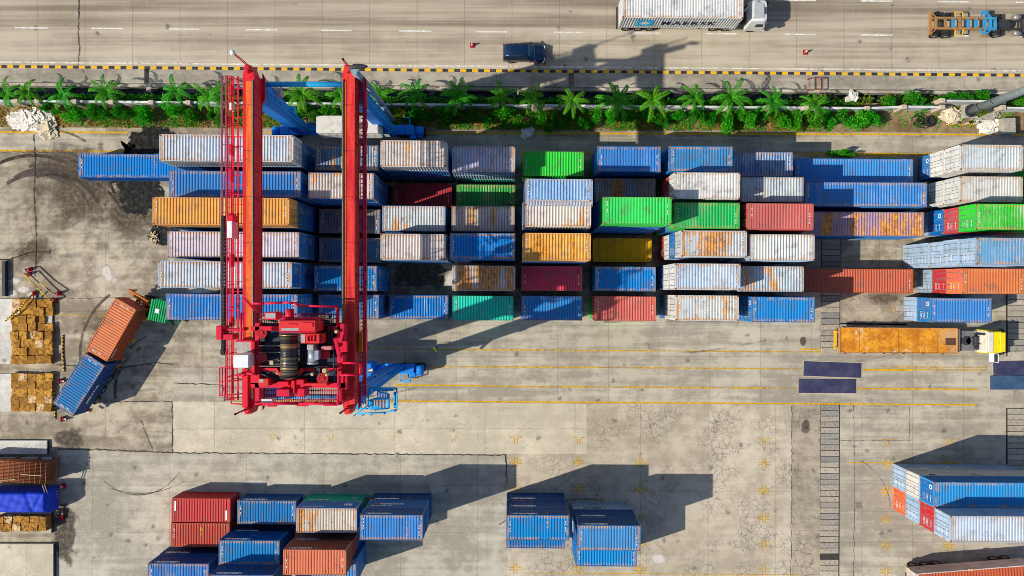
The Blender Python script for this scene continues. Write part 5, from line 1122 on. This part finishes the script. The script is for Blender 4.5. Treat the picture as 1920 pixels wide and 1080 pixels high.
BUSH = [((95, 205), 19, 11, 1, 'two lobed'), ((140, 220), 24, 20, 0, 'round'), ((190, 213), 24, 19, 1, 'broad'), ((271, 214), 22, 19, 0, 'bright'), ((321, 207), 27, 14, 0, 'wide low'), ((402, 219), 13, 15, 1, ''), ((565, 207), 24, 15, 1, ''), ((622, 210), 20, 14, 0, ''),
        ((752, 217), 24, 17, 2, ''), ((832, 215), 22, 15, 1, ''), ((892, 215), 12, 13, 1, ''), ((940, 214), 20, 17, 0, ''), ((978, 233), 16, 9, 1, ''), ((1019, 221), 15, 15, 0, ''), ((1025, 240), 15, 11, 1, ''), ((1044, 223), 12, 17, 1, ''), ((1066, 222), 13, 13, 1, ''), ((1094, 232), 14, 13, 1, ''),
        ((1121, 216), 16, 14, 0, ''), ((1143, 220), 15, 15, 0, ''), ((1215, 217), 14, 15, 0, ''), ((1270, 219), 17, 12, 0, ''), ((1308, 216), 17, 17, 1, ''), ((1366, 229), 15, 22, 0, ''), ((1402, 226), 15, 17, 0, ''), ((1424, 213), 14, 14, 1, ''), ((1446, 218), 17, 18, 2, ''), ((1470, 228), 15, 17, 0, ''), ((1494, 224), 16, 20, 0, ''), ((1524, 228), 20, 17, 1, ''),
        ((1585, 220), 20, 18, 1, ''), ((1606, 232), 21, 22, 0, ''), ((1631, 221), 20, 17, 0, ''), ((1672, 191), 14, 12, 1, ''), ((1707, 184), 18, 15, 1, ''), ((1733, 195), 14, 12, 1, ''), ((1778, 183), 17, 9, 1, ''), ((1812, 181), 19, 10, 1, ''), ((1846, 178), 20, 12, 1, ''), ((1914, 193), 13, 13, 1, ''), ((1585, 288), 15, 8, 0, ''), ((1838, 213), 12, 8, 2, ''), ((232, 212), 18, 14, 1, ''), ((360, 216), 18, 15, 1, ''), ((440, 212), 16, 14, 0, ''), ((525, 212), 15, 14, 1, ''), ((590, 219), 14, 10, 1, ''), ((790, 214), 20, 15, 1, ''), ((862, 222), 14, 12, 2, ''), ((912, 228), 13, 10, 1, ''), ((965, 216), 14, 10, 1, ''), ((1180, 222), 17, 13, 1, ''), ((1242, 225), 14, 12, 1, ''), ((1335, 222), 15, 13, 1, ''), ((1385, 216), 12, 11, 0, ''), ((1550, 222), 15, 16, 0, '')]
for i, ((px, py), rx, ry, g, _) in enumerate(BUSH):
    z = 1.1; p = P(px, py, z); s = (H-z)/F; zs_ = .85+.5*((i*7) % 5)/5*(ry/15)
    zb = .0 if py > 200 else -.25
    yard_dw = 'by the canal' if py < 200 else 'along the wall'
    t = thing('bush', f"{['vivid green', 'mid green', 'olive green'][g]} leafy bush growing in the planted strip {yard_dw}", 'bush', (p.x, p.y, zb), i*2.1, 'bushes along the canal wall')
    o = link('foliage', BM[i % 5], t); o.material_slots[0].link = 'OBJECT'; o.material_slots[0].material = (G1, G2, G3)[g]
    o.rotation_euler = (0, 0, -i*2.1); o.scale = (rx*s*1.08, ry*s*1.08, 1.5*zs_+.3); link('stem', STEM, t)
def palmmesh(seed, n=12):
    r = random.Random(seed); m = MB(); st = MB()
    for k in range(n):
        a = 2*pi*k/n+r.uniform(-.2, .2); ln = r.uniform(1.9, 2.6); el = (r.uniform(.25, .95) if k % 3 else r.uniform(.8, 1.2)) if k != 2 else -.15; pts = []
        p = Vector((0, 0, 0)); e = el
        for j in range(11): pts.append(p.copy()); p = p+Vector((cos(a)*cos(e), sin(a)*cos(e), sin(e)))*(ln/10); e -= .16+.02*j
        st.tube([tuple(q) for q in pts], .018, 4)
        for j in range(1, 44):
            f = j/44*10; i0 = int(f); q = pts[i0]+(pts[min(10, i0+1)]-pts[i0])*(f-i0); d = (pts[min(10, i0+1)]-pts[i0]).normalized(); side = d.cross(Vector((0, 0, 1))).normalized()
            w_ = .36*sin(pi*min(1, .2+.8*(j/44)))**.7+.06
            for s in (-1, 1): dd = side*s*.7+d*.8+Vector((0, 0, -.28+r.uniform(-.15, .15))); leafquad(m, q, dd, Vector((0, 0, 1))+rv(r)*.3, w_*r.uniform(.8, 1.15), .05)
    return m.mesh('crown', GP), st.mesh('frond_ribs', GP)
PM = [palmmesh(s, 8+s % 3) for s in range(4)]
tb = MB(); pr_ = [(0, .13), (.3, .10), (1.2, .08), (2.2, .07), (2.6, .10), (2.9, .06)]
tb.loft([[(r*cos(k*pi/4), r*sin(k*pi/4), z) for k in range(8)] for z, r in pr_]); TRK = tb.mesh('trunk', BARK)
for i, (px, py) in enumerate(((45, 169), (121, 172), (190, 172), (331, 170), (392, 177), (425, 176), (563, 178), (640, 179), (711, 176), (783, 178), (857, 177), (931, 178), (1003, 182), (1077, 181), (1151, 182), (1224, 183), (1298, 187), (1373, 185), (1442, 187), (1526, 194), (8, 172))):
    z = 3.0; px += rnd.uniform(-5, 5); p = P(px, py+2+rnd.uniform(-2, 2), z); sc = rnd.uniform(.88, 1.2)
    t = thing('palm_tree', 'young green palm standing in the row along the canal bank', 'palm', (p.x, p.y, -.25), rnd.uniform(0, 6), 'palms along the canal')
    o = link('crown', PM[i % 4][0], t, (0, 0, 3.1)); o.scale = (sc, sc, sc); o2 = link('frond_ribs', PM[i % 4][1], t, (0, 0, 3.1)); o2.scale = (sc, sc, sc); link('trunk', TRK, t).scale = (1, 1, 1.06); t.rotation_euler = (rnd.uniform(-.09, .09), rnd.uniform(-.09, .09), t.rotation_euler.z)
def scatter(name, mt, n, xa, xb, ya, yb, z, ln, sl, mask=None, seed=1, up=.6):
    r = random.Random(seed); m = MB()
    for i in range(n):
        x = r.uniform(xa, xb); y = r.uniform(ya, yb)+sl*(x-960)
        if mask and not mask(x, y, r): continue
        p = P(x, y, 0); p.z = z+r.uniform(0, .12)
        d = rv(r); d.z = abs(d.z)*up; leafquad(m, p, d, Vector((0, 0, 1))+rv(r)*.6, r.uniform(*ln), r.uniform(*ln)*.45)
    o = m.build(name, mt); o['kind'] = 'stuff'; return o
def patch(f, ph, thr): return lambda x, y, r: sin(x*f+ph)+sin(x*f*2.3+ph*2)+.6*sin(x*f*5.1+y*.3)+r.uniform(-1, 1) > thr
scatter('bank_plants', GD, 20000, -60, 1600, 185, 199, -.2, (.22, .5), RS, patch(.05, 1, -1.3), 3, 1.0)
scatter('bank_grass', G3, 3500, 1480, 1930, 176, 203, -.15, (.2, .45), RS*.6, patch(.09, 2, -.2), 4, .9)
scatter('dry_grass', STRAW, 16000, -60, 1560, 206, 241, .02, (.15, .42), .006, patch(.045, 4, -.5), 5, .35)
scatter('ground_cover', G2, 20000, 150, 1560, 208, 242, .02, (.14, .32), .006, patch(.06, .4, -.7), 6, .7)
scatter('weeds', G1, 6000, 640, 1900, 206, 236, .02, (.14, .34), .004, patch(.08, 2.4, .3), 8, .7)
scatter('low_weeds', G2, 500, 1550, 1600, 283, 293, .02, (.12, .26), 0, None, 9, .7)
# ---------------------------------------------------------------- boundary wall, posts and street furniture
wa = thing('boundary_wall', 'long low white concrete wall with square posts between the palms and the yard', 'wall', (0, 0, 0))
WALLW = concrete('whitewashed_wall', (.44, .46, .48), (.70, .71, .70), (0, 0, 0), (0, 0, 0, 0), .3, .4, stain=.55)
PXS = [-45, 28, 68, 138, 207, 282, 352, 426, 498, 568, 641, 715, 787, 859, 931, 1004, 1077, 1150, 1223, 1296, 1367, 1439, 1512, 1627, 1696, 1768]
WY = lambda x: 197.0+RS*(x-960)-(3.5 if x > 1640 else 0); WZ = 1.55
for a, b in zip(PXS, PXS[1:]):
    p, q = P(a, WY(a), WZ), P(b, WY(b), WZ); m = MB(); p.z = q.z = 0
    d = (q-p).normalized(); n = Vector((-d.y, d.x, 0))*.07; m.prism([(v.x, v.y) for v in (p-n, q-n, q+n, p+n)], -.3, WZ-.1); n *= 1.5; m.prism([(v.x, v.y) for v in (p-n, q-n, q+n, p+n)], WZ-.1, WZ); m.build('wall_panel', WALLW, wa)
POSTC = paint((.50, .43, .33), .85, 0, .4, 'post_concrete', 5)
for x in PXS: p = P(x, WY(x), WZ+.25); m = MB(); m.rbox(p.x-.26, p.x+.26, p.y-.22, p.y+.22, -.3, WZ+.25, .02); m.build('post', POSTC, wa)
w2 = thing('boundary_wall', 'short white wall bay set back behind the big lamp post', 'wall', (0, 0, 0))
for (xa_, ya_), (xb_, yb_) in (((1768, 188.5), (1880, 190)), ((1882, 202), (2300, 207))):
    p, q = P(xa_, ya_, WZ), P(xb_, yb_, WZ); m = MB(); m.prism([(p.x, p.y-.1), (q.x, q.y-.1), (q.x, q.y+.1), (p.x, p.y+.1)], -.3, WZ); m.build('wall_panel', WALLW, w2)
for x, y in ((1768, 188), (1882, 190), (1882, 201)): p = P(x, y, WZ+.25); m = MB(); m.rbox(p.x-.26, p.x+.26, p.y-.24, p.y+.24, -.3, WZ+.25, .02); m.build('post', POSTC, w2)
# tall lamp mast at the right
lm = thing('lamp_mast', 'tall grey tapered steel mast on a concrete block, leaving the frame at right', 'lamp post', tuple(P(1813, 211)))
m = MB(); m.loft([[(r*cos(k*pi/10), r*sin(k*pi/10), z) for k in range(20)] for z, r in ((.9, .47), (12, .36), (25, .24))]); m.build('pole', paint((.30, .37, .40), .45, .3, .25, 'galvanised_grey'), lm)
m = MB(); m.rbox(-.72, .72, -.72, .72, 0, .75, .03); m.build('base_block', WALLC, lm); m = MB(); m.cyl((0, 0, .75), (0, 0, .9), .68, n=20)
for k in range(10): m.cyl((.58*cos(k*pi/5), .58*sin(k*pi/5), .9), (.58*cos(k*pi/5), .58*sin(k*pi/5), 1.0), .04, n=6)
m.build('base_flange', DARK, lm); m = MB(); m.tube([(.5*cos(a), .5*sin(a), 1.4+a*.35) for a in [k*.4 for k in range(26)]], .025, 5); m.build('cable', BLACK, lm)
m = MB(); m.cyl((0, 0, 24.6), (0, 0, 25.1), 1.2, n=16); hd_ = m.build('lamp_ring', DARK, lm)
for k in range(6): m = MB(); a = k*pi/3; m.rbox(1.2*cos(a)-.25, 1.2*cos(a)+.25, 1.2*sin(a)-.25, 1.2*sin(a)+.25, 24.3, 24.8, .05); m.build('floodlight', STEEL, lm)
def hazard_mat():
    t = NT('hazard_stripes'); v = t.obj(); x, y, z = t.sep(v); k = t.math('GREATER_THAN', t.math('FRACT', t.math('MULTIPLY', t.math('ADD', t.math('ADD', x, y), z), 2.6)), .5)
    return t.out(t.mix(k, (.03, .03, .03), (.72, .44, .02)), .6)
HZ = hazard_mat()
for px, py in ((1790, 231), (1812, 231.5), (1830, 231), (1831, 210)):
    p = P(px, py, .8); m = MB(); m.rbox(-.33, .33, -.13, .13, 0, .8, .02); b = m.build('hazard_block', HZ, None, (p.x, p.y, 0), .25); tag(b, 'short yellow and black striped guard block around the lamp mast', 'guard block', 'striped blocks around the lamp mast')
    m = MB(); m.box(-.30, .30, -.10, .10, .801, .83); m.build('cap', POSTC, b)
p = P(1893, 236, 1.1); m = MB(); m.rbox(-.68, .68, -.85, .85, 0, 1.1, .05); b = m.build('concrete_block', WALLC, None, (p.x, p.y, 0), .02); tag(b, 'square weathered concrete block near the lamp mast', 'concrete block')
# debris
def heap(px, py, rx, ry, h, seed, n, name, label, cat, mt, flat=.2, size=(.15, .8)):
    r = random.Random(seed); p = P(px, py); m = MB(); k = H/F
    for i in range(n):
        a, q = r.uniform(0, 6.3), math.sqrt(r.random()); x, y = rx*k*q*cos(a), ry*k*q*sin(a); z = h*(1-q*q)*r.uniform(.4, 1)+.03; s = r.uniform(*size)
        mt_ = Matrix.Translation((x, y, z)) @ Euler((r.uniform(-.3, .3), r.uniform(-.3, .3), r.uniform(0, 6))).to_matrix().to_4x4()
        m.box(-s/2, s/2, -s*r.uniform(.15, .45), s*.3, -.02, .02+flat*r.random()*.2, mt_)
    o = m.build(name, mt, None, (p.x, p.y, 0)); tag(o, label, cat); return o
RUB = paint((.74, .71, .66), .8, 0, .3, 'white_rubble', 4)
heap(60, 225, 43, 18, .55, 1, 320, 'rubble_heap', 'heap of white broken boards and plaster at the left edge', 'rubble', RUB)
heap(92, 241, 12, 14, .5, 8, 40, 'board_scraps', 'loose cream board scraps beside the white rubble heap', 'rubble', paint((.66, .56, .40), .8, 0, .3), .2, (.3, 1.2))
heap(1780, 217, 19, 15, .7, 2, 70, 'rubble_heap', 'cream coloured sheets heaped left of the lamp mast base', 'rubble', paint((.72, .63, .48), .8, 0, .3))
heap(1855, 236, 26, 16, .5, 3, 80, 'litter_heap', 'white torn sheets and litter right of the lamp mast', 'litter', RUB, .15)
heap(1848, 216, 24, 9, .5, 9, 50, 'plank_heap', 'grey planks and scraps behind the white litter', 'rubble', paint((.40, .37, .32), .8, 0, .4), .2, (.4, 1.3))
heap(988, 249, 9, 9, .5, 4, 26, 'plastic_bag', 'crumpled white plastic bag on the yellow line', 'bag', paint((.68, .70, .74), .5, 0, .2), .3, (.4, .8))
heap(1596, 181, 9, 8, .3, 5, 14, 'broken_basin', 'white broken basin lying on the canal bank', 'basin', RUB, .2, (.4, .9))
heap(290, 445, 9, 12, .3, 6, 40, 'sand_spill', 'small pale gravel spill beside the white long container', 'gravel', TAN_, .2, (.1, .3))
heap(762, 238, 13, 8, .25, 7, 26, 'litter_heap', 'scattered grey litter below the eastern crane leg', 'litter', paint((.5, .48, .46), .8, 0, .4), .15, (.15, .4))
p = P(1745, 227, .3); ty = thing('tyre', 'large worn lorry tyre lying flat beside the wall', 'tyre', (p.x, p.y, 0))
m = MB(); pr_ = [(.0, .34), (.02, .55), (.12, .6), (.24, .6), (.33, .54), (.34, .34), (.2, .3)]
m.loft([[(r*cos(k*pi/14), r*sin(k*pi/14), z) for k in range(28)] for z, r in pr_]+[[(.34*cos(k*pi/14), .34*sin(k*pi/14), 0) for k in range(28)]], caps=False); m.build('tread', TYRE, ty); m = MB(); m.cyl((0, 0, .02), (0, 0, .1), .33, n=20); m.build('hub', DARK, ty)
p = P(1725, 228); m = MB(); r = random.Random(12)
for k in range(16):
    cx, cy, rr = r.uniform(-.5, .5), r.uniform(-.7, .6), r.uniform(.25, .6); ph = r.uniform(0, 6); m.tube([(cx+rr*cos(a+ph), cy+rr*.8*sin(a+ph), .1+.25*r.random()) for a in [j*.5 for j in range(12)]], .022, 4)
b = m.build('wire_coil', BLACK, None, (p.x, p.y, 0)); tag(b, 'tangled black wire coil lying beside the tyre', 'wire')
p = P(1531, 157, .9); fm = thing('metal_stand', 'rusty double rectangular steel frame standing on the pavement', 'frame', (p.x, p.y, .12)); m = MB()
for x in (-.68, 0, .68): m.beam((x, -.62, .75), (x, .62, .75), .07)
for y in (-.62, .62): m.beam((-.68, y, .75), (.68, y, .75), .07)
for x in (-.68, .68):
    for y in (-.62, .62): m.beam((x, y, 0), (x, y, .75), .07)
m.build('bars', paint((.28, .08, .05), .8, 0, .4, 'rusty_red'), fm)
for px, py in ((971, 162), (1093, 176), (873, 165)):
    p = P(px, py); m = MB(); m.beam((0, -.9, .1), (0, .9, .14), .12, .1); b = m.build('canal_strut', POSTC, None, (p.x, p.y, -.3)); tag(b, 'short concrete strut bridging the canal edge', 'strut', 'struts across the canal')
# ---------------------------------------------------------------- cones, tapes, plates, drain covers
CONE = paint((.62, .03, .035), .5, 0, .2, 'cone_red'); CONEO = paint((.70, .10, .03), .5, 0, .2, 'cone_orange'); DCONE = paint((.30, .02, .04), .6, 0, .3, 'dark_cone')
def cone(px, py, label, h=.75, mt=None, tilt=(0, 0), grp='red traffic cones'):
    p = P(px, py); t = thing('traffic_cone', label, 'cone', (p.x, p.y, 0), 0, grp); m = MB(); m.loft([[(r*cos(k*pi/8), r*sin(k*pi/8), z) for k in range(16)] for z, r in ((.04, .2), (h, .04))]); o = m.build('cone_body', mt or CONE, t)
    m = MB(); m.rbox(-.27, .27, -.27, .27, 0, .05, .02); o2 = m.build('base', DCONE, t); m = MB(); m.cyl((0, 0, h*.55), (0, 0, h*.75), .115*1.02, .083*1.02, 16, False); m.build('band', WHITE, t)
    t.rotation_euler = (tilt[0], tilt[1], 0)
    if any(tilt): t.location.z = .18
    return t
for px, py, lb, hh, mt in ((57, 505, 'red cone at the northern end of the upper striped tape', .95, None), (55, 514, 'red cone at the northern end of the lower striped tape', .95, None), (111, 550, 'red cone at the southern end of the upper striped tape', .95, None), (104, 563, 'red cone beside the corner of the larger bale platform', .95, None),
        (120, 911, 'round red cone at the tape beside the rusty bars', .9, None), (886, 85, 'small orange cone on the road behind the dark car', .7, CONEO), (1510, 98, 'small orange cone on the road far right', .7, CONEO)): cone(px, py, lb, hh, mt)
cone(66, 547, 'toppled red cone lying by the striped pole', .95, None, (1.35, -.6)); cone(117, 971, 'toppled red cone by the blue tarpaulin', .95, None, (-1.2, .9))
cone(115, 714, 'dark red cone lying between bales and trailer', .7, DCONE, (0, 1.3)); cone(119, 785, 'dark red cone lying south of the smaller bales', .7, DCONE, (0, 1.3))
def tape(pts, z0, z1, label, wd=.07):
    m = MB(); pp = [P(x, y, 0) for x, y in pts]
    for i, p in enumerate(pp): p.z = z0+(z1-z0)*i/(len(pp)-1)
    m.tube([tuple(p) for p in pp], wd, 6); o = m.build('barrier_tape', HZ); tag(o, label, 'barrier tape', 'striped barrier tapes')
tape([(57, 506), (84, 531), (110, 549)], .9, .9, 'upper yellow black tape strung between two red cones'); tape([(55, 514), (80, 540), (104, 562)], .9, .9, 'lower yellow black tape strung between two red cones')
tape([(70, 553), (45, 580), (20, 602)], .9, .9, 'yellow black pole leaning across the larger bale stack', .09); tape([(119, 628), (118, 655), (121, 697)], .06, .06, 'yellow black hose lying on the ground by the bales', .09)
tape([(102, 722), (104, 750), (104, 786)], .06, .06, 'yellow black tape lying along the smaller bale platform'); tape([(115, 915), (113, 940), (111, 970)], .8, .3, 'yellow black tape beside the blue tarpaulin')
PLT = NT('steel_plate_paint'); v = PLT.obj(); PLT = PLT.out(PLT.mix(PLT.mapr(PLT.noise(v, .8, 5, .7), .35, .7), (.035, .035, .085), (.06, .065, .125)), .55)
PLT2 = NT('blue_plate_paint'); v = PLT2.obj(); PLT2 = PLT2.out(PLT2.mix(PLT2.mapr(PLT2.noise(v, .8, 5, .7), .35, .7), (.03, .075, .16), (.06, .11, .19)), .55)
for (x0, y0, x1, y1, rz, lb, mt) in ((1506.5, 679, 1614.5, 706.5, -.035, 'dark violet steel plate on the lane, northern one of the left pair', PLT), (1497, 710, 1605, 737, -.005, 'dark slate steel plate on the lane, southern one of the left pair', PLT), (1862, 676, 1970, 703, .03, 'dark violet steel plate at the right edge by the yellow cab', PLT), (1856, 704, 1964, 730.5, .0, 'blue steel plate at the right edge of the lane', PLT2)):
    p, q = P(x0, y1), P(x1, y0); m = MB(); hx, hy = (q.x-p.x)/2, (q.y-p.y)/2; m.box(-hx, hx, -hy, hy, 0, .035)
    b = m.build('steel_plate', mt, None, ((p.x+q.x)/2, (p.y+q.y)/2, .013), rz); tag(b, lb, 'steel plate'); m = MB(); e = .07
    for a in (-1, 1): m.box(min(a*hx, a*(hx+e)), max(a*hx, a*(hx+e)), -hy-e, hy+e, -.004, .01); m.box(-hx, hx, min(a*hy, a*(hy+e)), max(a*hy, a*(hy+e)), -.004, .01)
    m.build('edge_frame', POSTC, b)
DC = [paint(c, .9, 0, .5, 'drain_cover_concrete', 4) for c in ((.38, .34, .28), (.30, .28, .25), (.46, .41, .33), (.24, .23, .22))]
dm = MB(); dm.rbox(-.97, .97, -.28, .28, 0, .07, .03); dm.cur = 1
for x in (-.6, .0, .6): dm.cyl((x, 0, .0705), (x, 0, .0725), .035, n=8)
DMS = dm.mesh('drain_cover', [DC[0], DARK])
def cover(px, py, rz=0, i=0):
    p = P(px, py); o = link('drain_cover', DMS, None, (p.x, p.y, .004), rz); o.material_slots[0].link = 'OBJECT'; o.material_slots[0].material = DC[i]
    tag(o, 'oblong concrete slab in the row of covers over the yard drain', 'drain cover', 'concrete covers over the drains')
r = random.Random(4); y = 452
sheet('drain_channel', paint((.05, .045, .04), .9, 0, .4, 'drain_dark'), [(1539.5, 440), (1576, 440), (1573, 1300), (1536, 1300)], [(1886, 548), (1924, 548), (1924, 900), (1886, 900)], z=.0055)
while y < 1120:
    x = 1557.5-.0045*(y-450)
    if not 657 < y < 755 and not 1037 < y < 1048: cover(x, y, r.uniform(-.012, .012), r.choice((0, 0, 0, 1, 1, 2, 3)))
    y += 10.75
y = 556
while y < 900:
    if not 668 < y < 765: cover(1906, y, r.uniform(-.01, .01), r.choice((0, 0, 1, 1, 2)))
    y += 10.75
sheet('drain_infill', LANE, [(1538, 657), (1577, 657), (1577, 755), (1538, 755)], [(1884, 668), (1926, 668), (1926, 765), (1884, 765)], z=.0068)
sheet('manhole', paint((.2, .19, .18), .8, 0, .5), [(1604, 942), (1616, 942), (1616, 953), (1604, 953)], z=.02)
# ---------------------------------------------------------------- loading docks at the left edge
def dock(x1, y0, y1, h, label, mt=DOCKC):
    p, q = P(-160, y1, h), P(x1, y0, h); t = thing('loading_platform', label, 'platform', (q.x, (p.y+q.y)/2, 0)); m = MB(); hy = (q.y-p.y)/2
    m.rbox(p.x-q.x, 0, -hy, hy, 0, h, .03); m.build('slab', mt, t); m = MB(); m.box(.001, .06, -hy+.05, hy-.05, .02, h-.03); m.build('dark_edge_strip', DARK, t); return t  # dark strip on the east face where only the edge's shade falls
dock(98, 560, 683, .14, 'white loading platform carrying the larger bale stack'); dock(97.5, 700.5, 772, .14, 'white loading platform carrying the smaller bale stack'); dock(88, 826, 852, .3, 'weathered pale concrete platform strip above the rusty bars'); dock(97, 858, 872, .3, 'narrow white ledge under the rusty bars'); dock(96, 960, 1000, .35, 'low platform under the tarpaulin and short bales', WALLC); dock(100, 1020, 1180, .35, 'plain grey loading platform at the bottom left corner', SLABL)
def bale_mat():
    t = NT('bale_card'); v = t.obj(); oi = t.n('ShaderNodeObjectInfo').outputs['Random']; o_ = t.n('ShaderNodeCombineXYZ'); t.put(o_.inputs[0], t.math('MULTIPLY', oi, 90.)); q = t.vadd(v, o_.outputs[0])
    a = t.noise(q, 2.2, 5, .75); b = t.noise(t.vmap(q, (1, 6, 6)), 3, 3, .7)
    c = t.mix(oi, (.28, .125, .012), (.66, .34, .05)); c = t.mix(t.mapr(a, .42, .6), c, (.17, .075, .015)); c = t.mix(t.math('MULTIPLY', t.mapr(b, .5, .7), .6), c, (.64, .40, .14)); c = t.mix(t.math('MULTIPLY', t.math('GREATER_THAN', oi, .86), t.mapr(a, .6, .4)), c, (.68, .52, .32)); return t.out(c, .85, b, .05)
BALE = bale_mat(); bms = []
for s in range(5):
    rr = random.Random(20+s); m = MB(); bm0 = bmesh.new(); bmesh.ops.create_cube(bm0, size=1); bmesh.ops.subdivide_edges(bm0, edges=bm0.edges[:], cuts=3, use_grid_fill=True)
    for q in bm0.verts: q.co = Vector((q.co.x*.86, q.co.y*.84, (q.co.z+.5)*.95))+rv(rr)*.035*(1 if q.co.z > -.4 else 0)
    bm0.verts.index_update(); m.add([q.co for q in bm0.verts], [[q.index for q in f.verts] for f in bm0.faces]); bm0.free(); bms.append(m.mesh('bale', BALE))
def bales(x0, x1, y0, y1, nx, ny, z, lab, grp, zs=(.7, 1.15), skip=()):
    for i in range(nx):
        for j in range(ny):
            if (i, j) in skip: continue
            px, py = x0+(i+.5)*(x1-x0)/nx+rnd.uniform(-.7, .7), y0+(j+.5)*(y1-y0)/ny+rnd.uniform(-.7, .7); p = P(px, py, z+.4)
            o = link('bale', rnd.choice(bms), None, (p.x, p.y, z), rnd.uniform(-.08, .08)+pi/2*rnd.randint(0, 3)); o.scale.z = rnd.uniform(*zs); tag(o, lab, 'bale', grp)
bales(20, 97, 561, 682, 5, 8, .14, 'brown paper bale in the larger stack on the white platform', 'brown bales on the larger platform', (.22, .62), skip=((4, 2),))
bales(20, 97, 701, 771, 5, 5, .14, 'brown paper bale in the smaller stack on the white platform', 'brown bales on the smaller platform', (.3, .42))
bales(-2, 92, 967, 992, 6, 2, .35, 'light brown bale in front of the blue tarpaulin', 'brown bales below the tarpaulin', (.9, 1.1))
p, q = P(-60, 908, 2.5), P(92, 868, 2.5); m = MB(); cx, cy = q.x, (p.y+q.y)/2; rb = MB(); RB = paint((.30, .10, .04), .8, .1, .5, 'rusty_bar', 5)
for lay in range(5):
    for k in range(15): y = -1.02+k*.146; rb.cyl((p.x-q.x, y, 1.3+lay*.28), (rnd.uniform(-.15, .05), y, 1.3+lay*.28), .062, n=6)
t = thing('bar_bundle', 'stack of long rust brown steel bars on timber bearers at the left edge', 'steel bars', (cx, cy, 0), -.045); rb.build('bars', RB, t); m = MB()
for x in (-7, -4.6, -2.4, -.5): m.box(x-.1, x+.1, -1.1, 1.1, 0, 1.23)
m.build('bearers', BARK, t); m = MB()
for k in range(14): x = -.35-k*.55; m.box(x-.03, x+.03, -1.1, 1.1, 2.485, 2.51)
m.build('cross_bars', RB, t); m = MB(); m.beam((-2.9, -.2, 2.55), (-.7, -.25, 2.55), .06); m.beam((-5.5, -.95, 2.55), (-3.4, -.75, 2.55), .06); m.build('loose_rod', TAN_, t)
p, q = P(-60, 966, 2.5), P(88, 920, 2.5); t = thing('tarpaulin_stack', 'goods stack wrapped in a creased bright blue tarpaulin at left edge', 'tarpaulin', (q.x, (p.y+q.y)/2, .5)); hx, hy = q.x-p.x, (q.y-p.y)/2
nx, ny = 48, 26; vs = []; rr = random.Random(2)
for i in range(nx+1):
    for j in range(ny+1):
        u, v = i/nx, j/ny; x = -hx*(1-u)*1.0+.0; y = (v-.5)*2*hy; ez = min(1, (1-u)*hx/.35); ev = min(1, min(v, 1-v)*2*hy/.35)
        z = 2.0*min(1, ez**.35)*min(1, ev**.35) if ez > 0 and ev > 0 else 0
        z += (.02*sin(x*3.1+y*5)+.018*sin(x*7.3-y*3.0)+.015*sin(x*1.3+y*9.0))*(z > .5)-.18*math.exp(-((x+1.9+.35*y)/.13)**2)*(z > 1)-.12*math.exp(-((x+1.0-.5*y)/.1)**2)*(z > 1)
        vs.append((x+.05*(rr.random()-.5), y+.05*(rr.random()-.5), max(0, z)))
m = MB(); m.add(vs, [(i*(ny+1)+j, (i+1)*(ny+1)+j, (i+1)*(ny+1)+j+1, i*(ny+1)+j+1) for i in range(nx) for j in range(ny)], True); m.build('tarpaulin', paint((.008, .045, .55), .65, 0, .4, 'blue_tarp'), t)
m = MB(); m.rbox(-hx+.3, -.3, -hy+.3, hy-.3, 0, 1.7, .05); m.build('goods', BALE, t)
m = MB(); p = P(93, 925, 2.4); 
for k in range(2): m.tube([(k*.25-.5, 1.9, 2.0), (k*.25-.4, .8, 1.6)], .04)
m.build('timber_prop', TAN_, t)
m = MB(); p, q = P(4, 556, .5), P(8.5, 489, .5); m.box(-.16, .16, -1.85, 1.85, 0, .5); b = m.build('low_dark_strip', DARK, None, ((p.x+q.x)/2, (p.y+q.y)/2, 0)); tag(b, 'dark narrow strip at the left edge above the bales', 'barrier')  # low dark box for an unidentified strip at the left edge
m = MB(); m.beam((-1, 0, 2.2), (1.0, 0, 2.2), .07); m.cyl((-1, 0, 0), (-1, 0, 2.2), .06, n=8); m.beam((.9, -.25, 2.2), (1.05, .25, 2.2), .08); p = P(5, 486, 2.2); b = m.build('signal_arm', CHAS, None, (p.x, p.y, 0)); tag(b, 'thin dark signal arm on a post at the left edge', 'signal arm')
# open top container at the bottom right corner
p = P(1717, 1076, 2.9); ot = thing('open_container', 'white rusty open top container with a brown load at the bottom right corner', 'container', (p.x, p.y, 0), .078)
WR = concrete('rusty_white_steel', (.40, .36, .32), (.62, .58, .53), (0, 0, 0), (0, 0, 0, 0), .3, .5, stain=.9); Ld, Wd, hd = 12.2, 2.6, 2.9; m = MB()
m.box(0, Ld, -.09, 0, 1.2, hd); m.box(0, Ld, -Wd, -Wd+.3, 1.2, hd); m.box(0, .3, -Wd+.3, -.09, 1.2, hd); m.box(Ld-.2, Ld, -Wd+.3, -.09, 1.2, hd); m.box(0, Ld, -Wd, 0, 1.0, 1.2); m.build('side_walls', WR, ot)
m = MB(); corrug(m, .3, Ld-.2, lambda x, d, s: (x, (-Wd+.3, -.09)[s], hd-.12+d), .05, .3); m.build('load', paint((.42, .09, .04), .8, 0, .3, 'brown_load'), ot)
m = MB(); m.box(0, Ld, -1.9, -.7, .7, 1.0); m.build('chassis', CHAS, ot)
for x in (.9, 2.2, 3.4, 9.5, 10.7):
    for s in (-.1, -Wd+.1): wheel(ot, x, s, .5, .3)
m = MB(); m.rbox(-.1, .1, -.2, .1, 1.1, 1.6, .03); m.build('hinge', TAN_, ot); m = MB(); m.rbox(5.4, 5.9, -.12, .08, hd-.02, hd+.1, .02); m.build('latch', TAN_, ot)
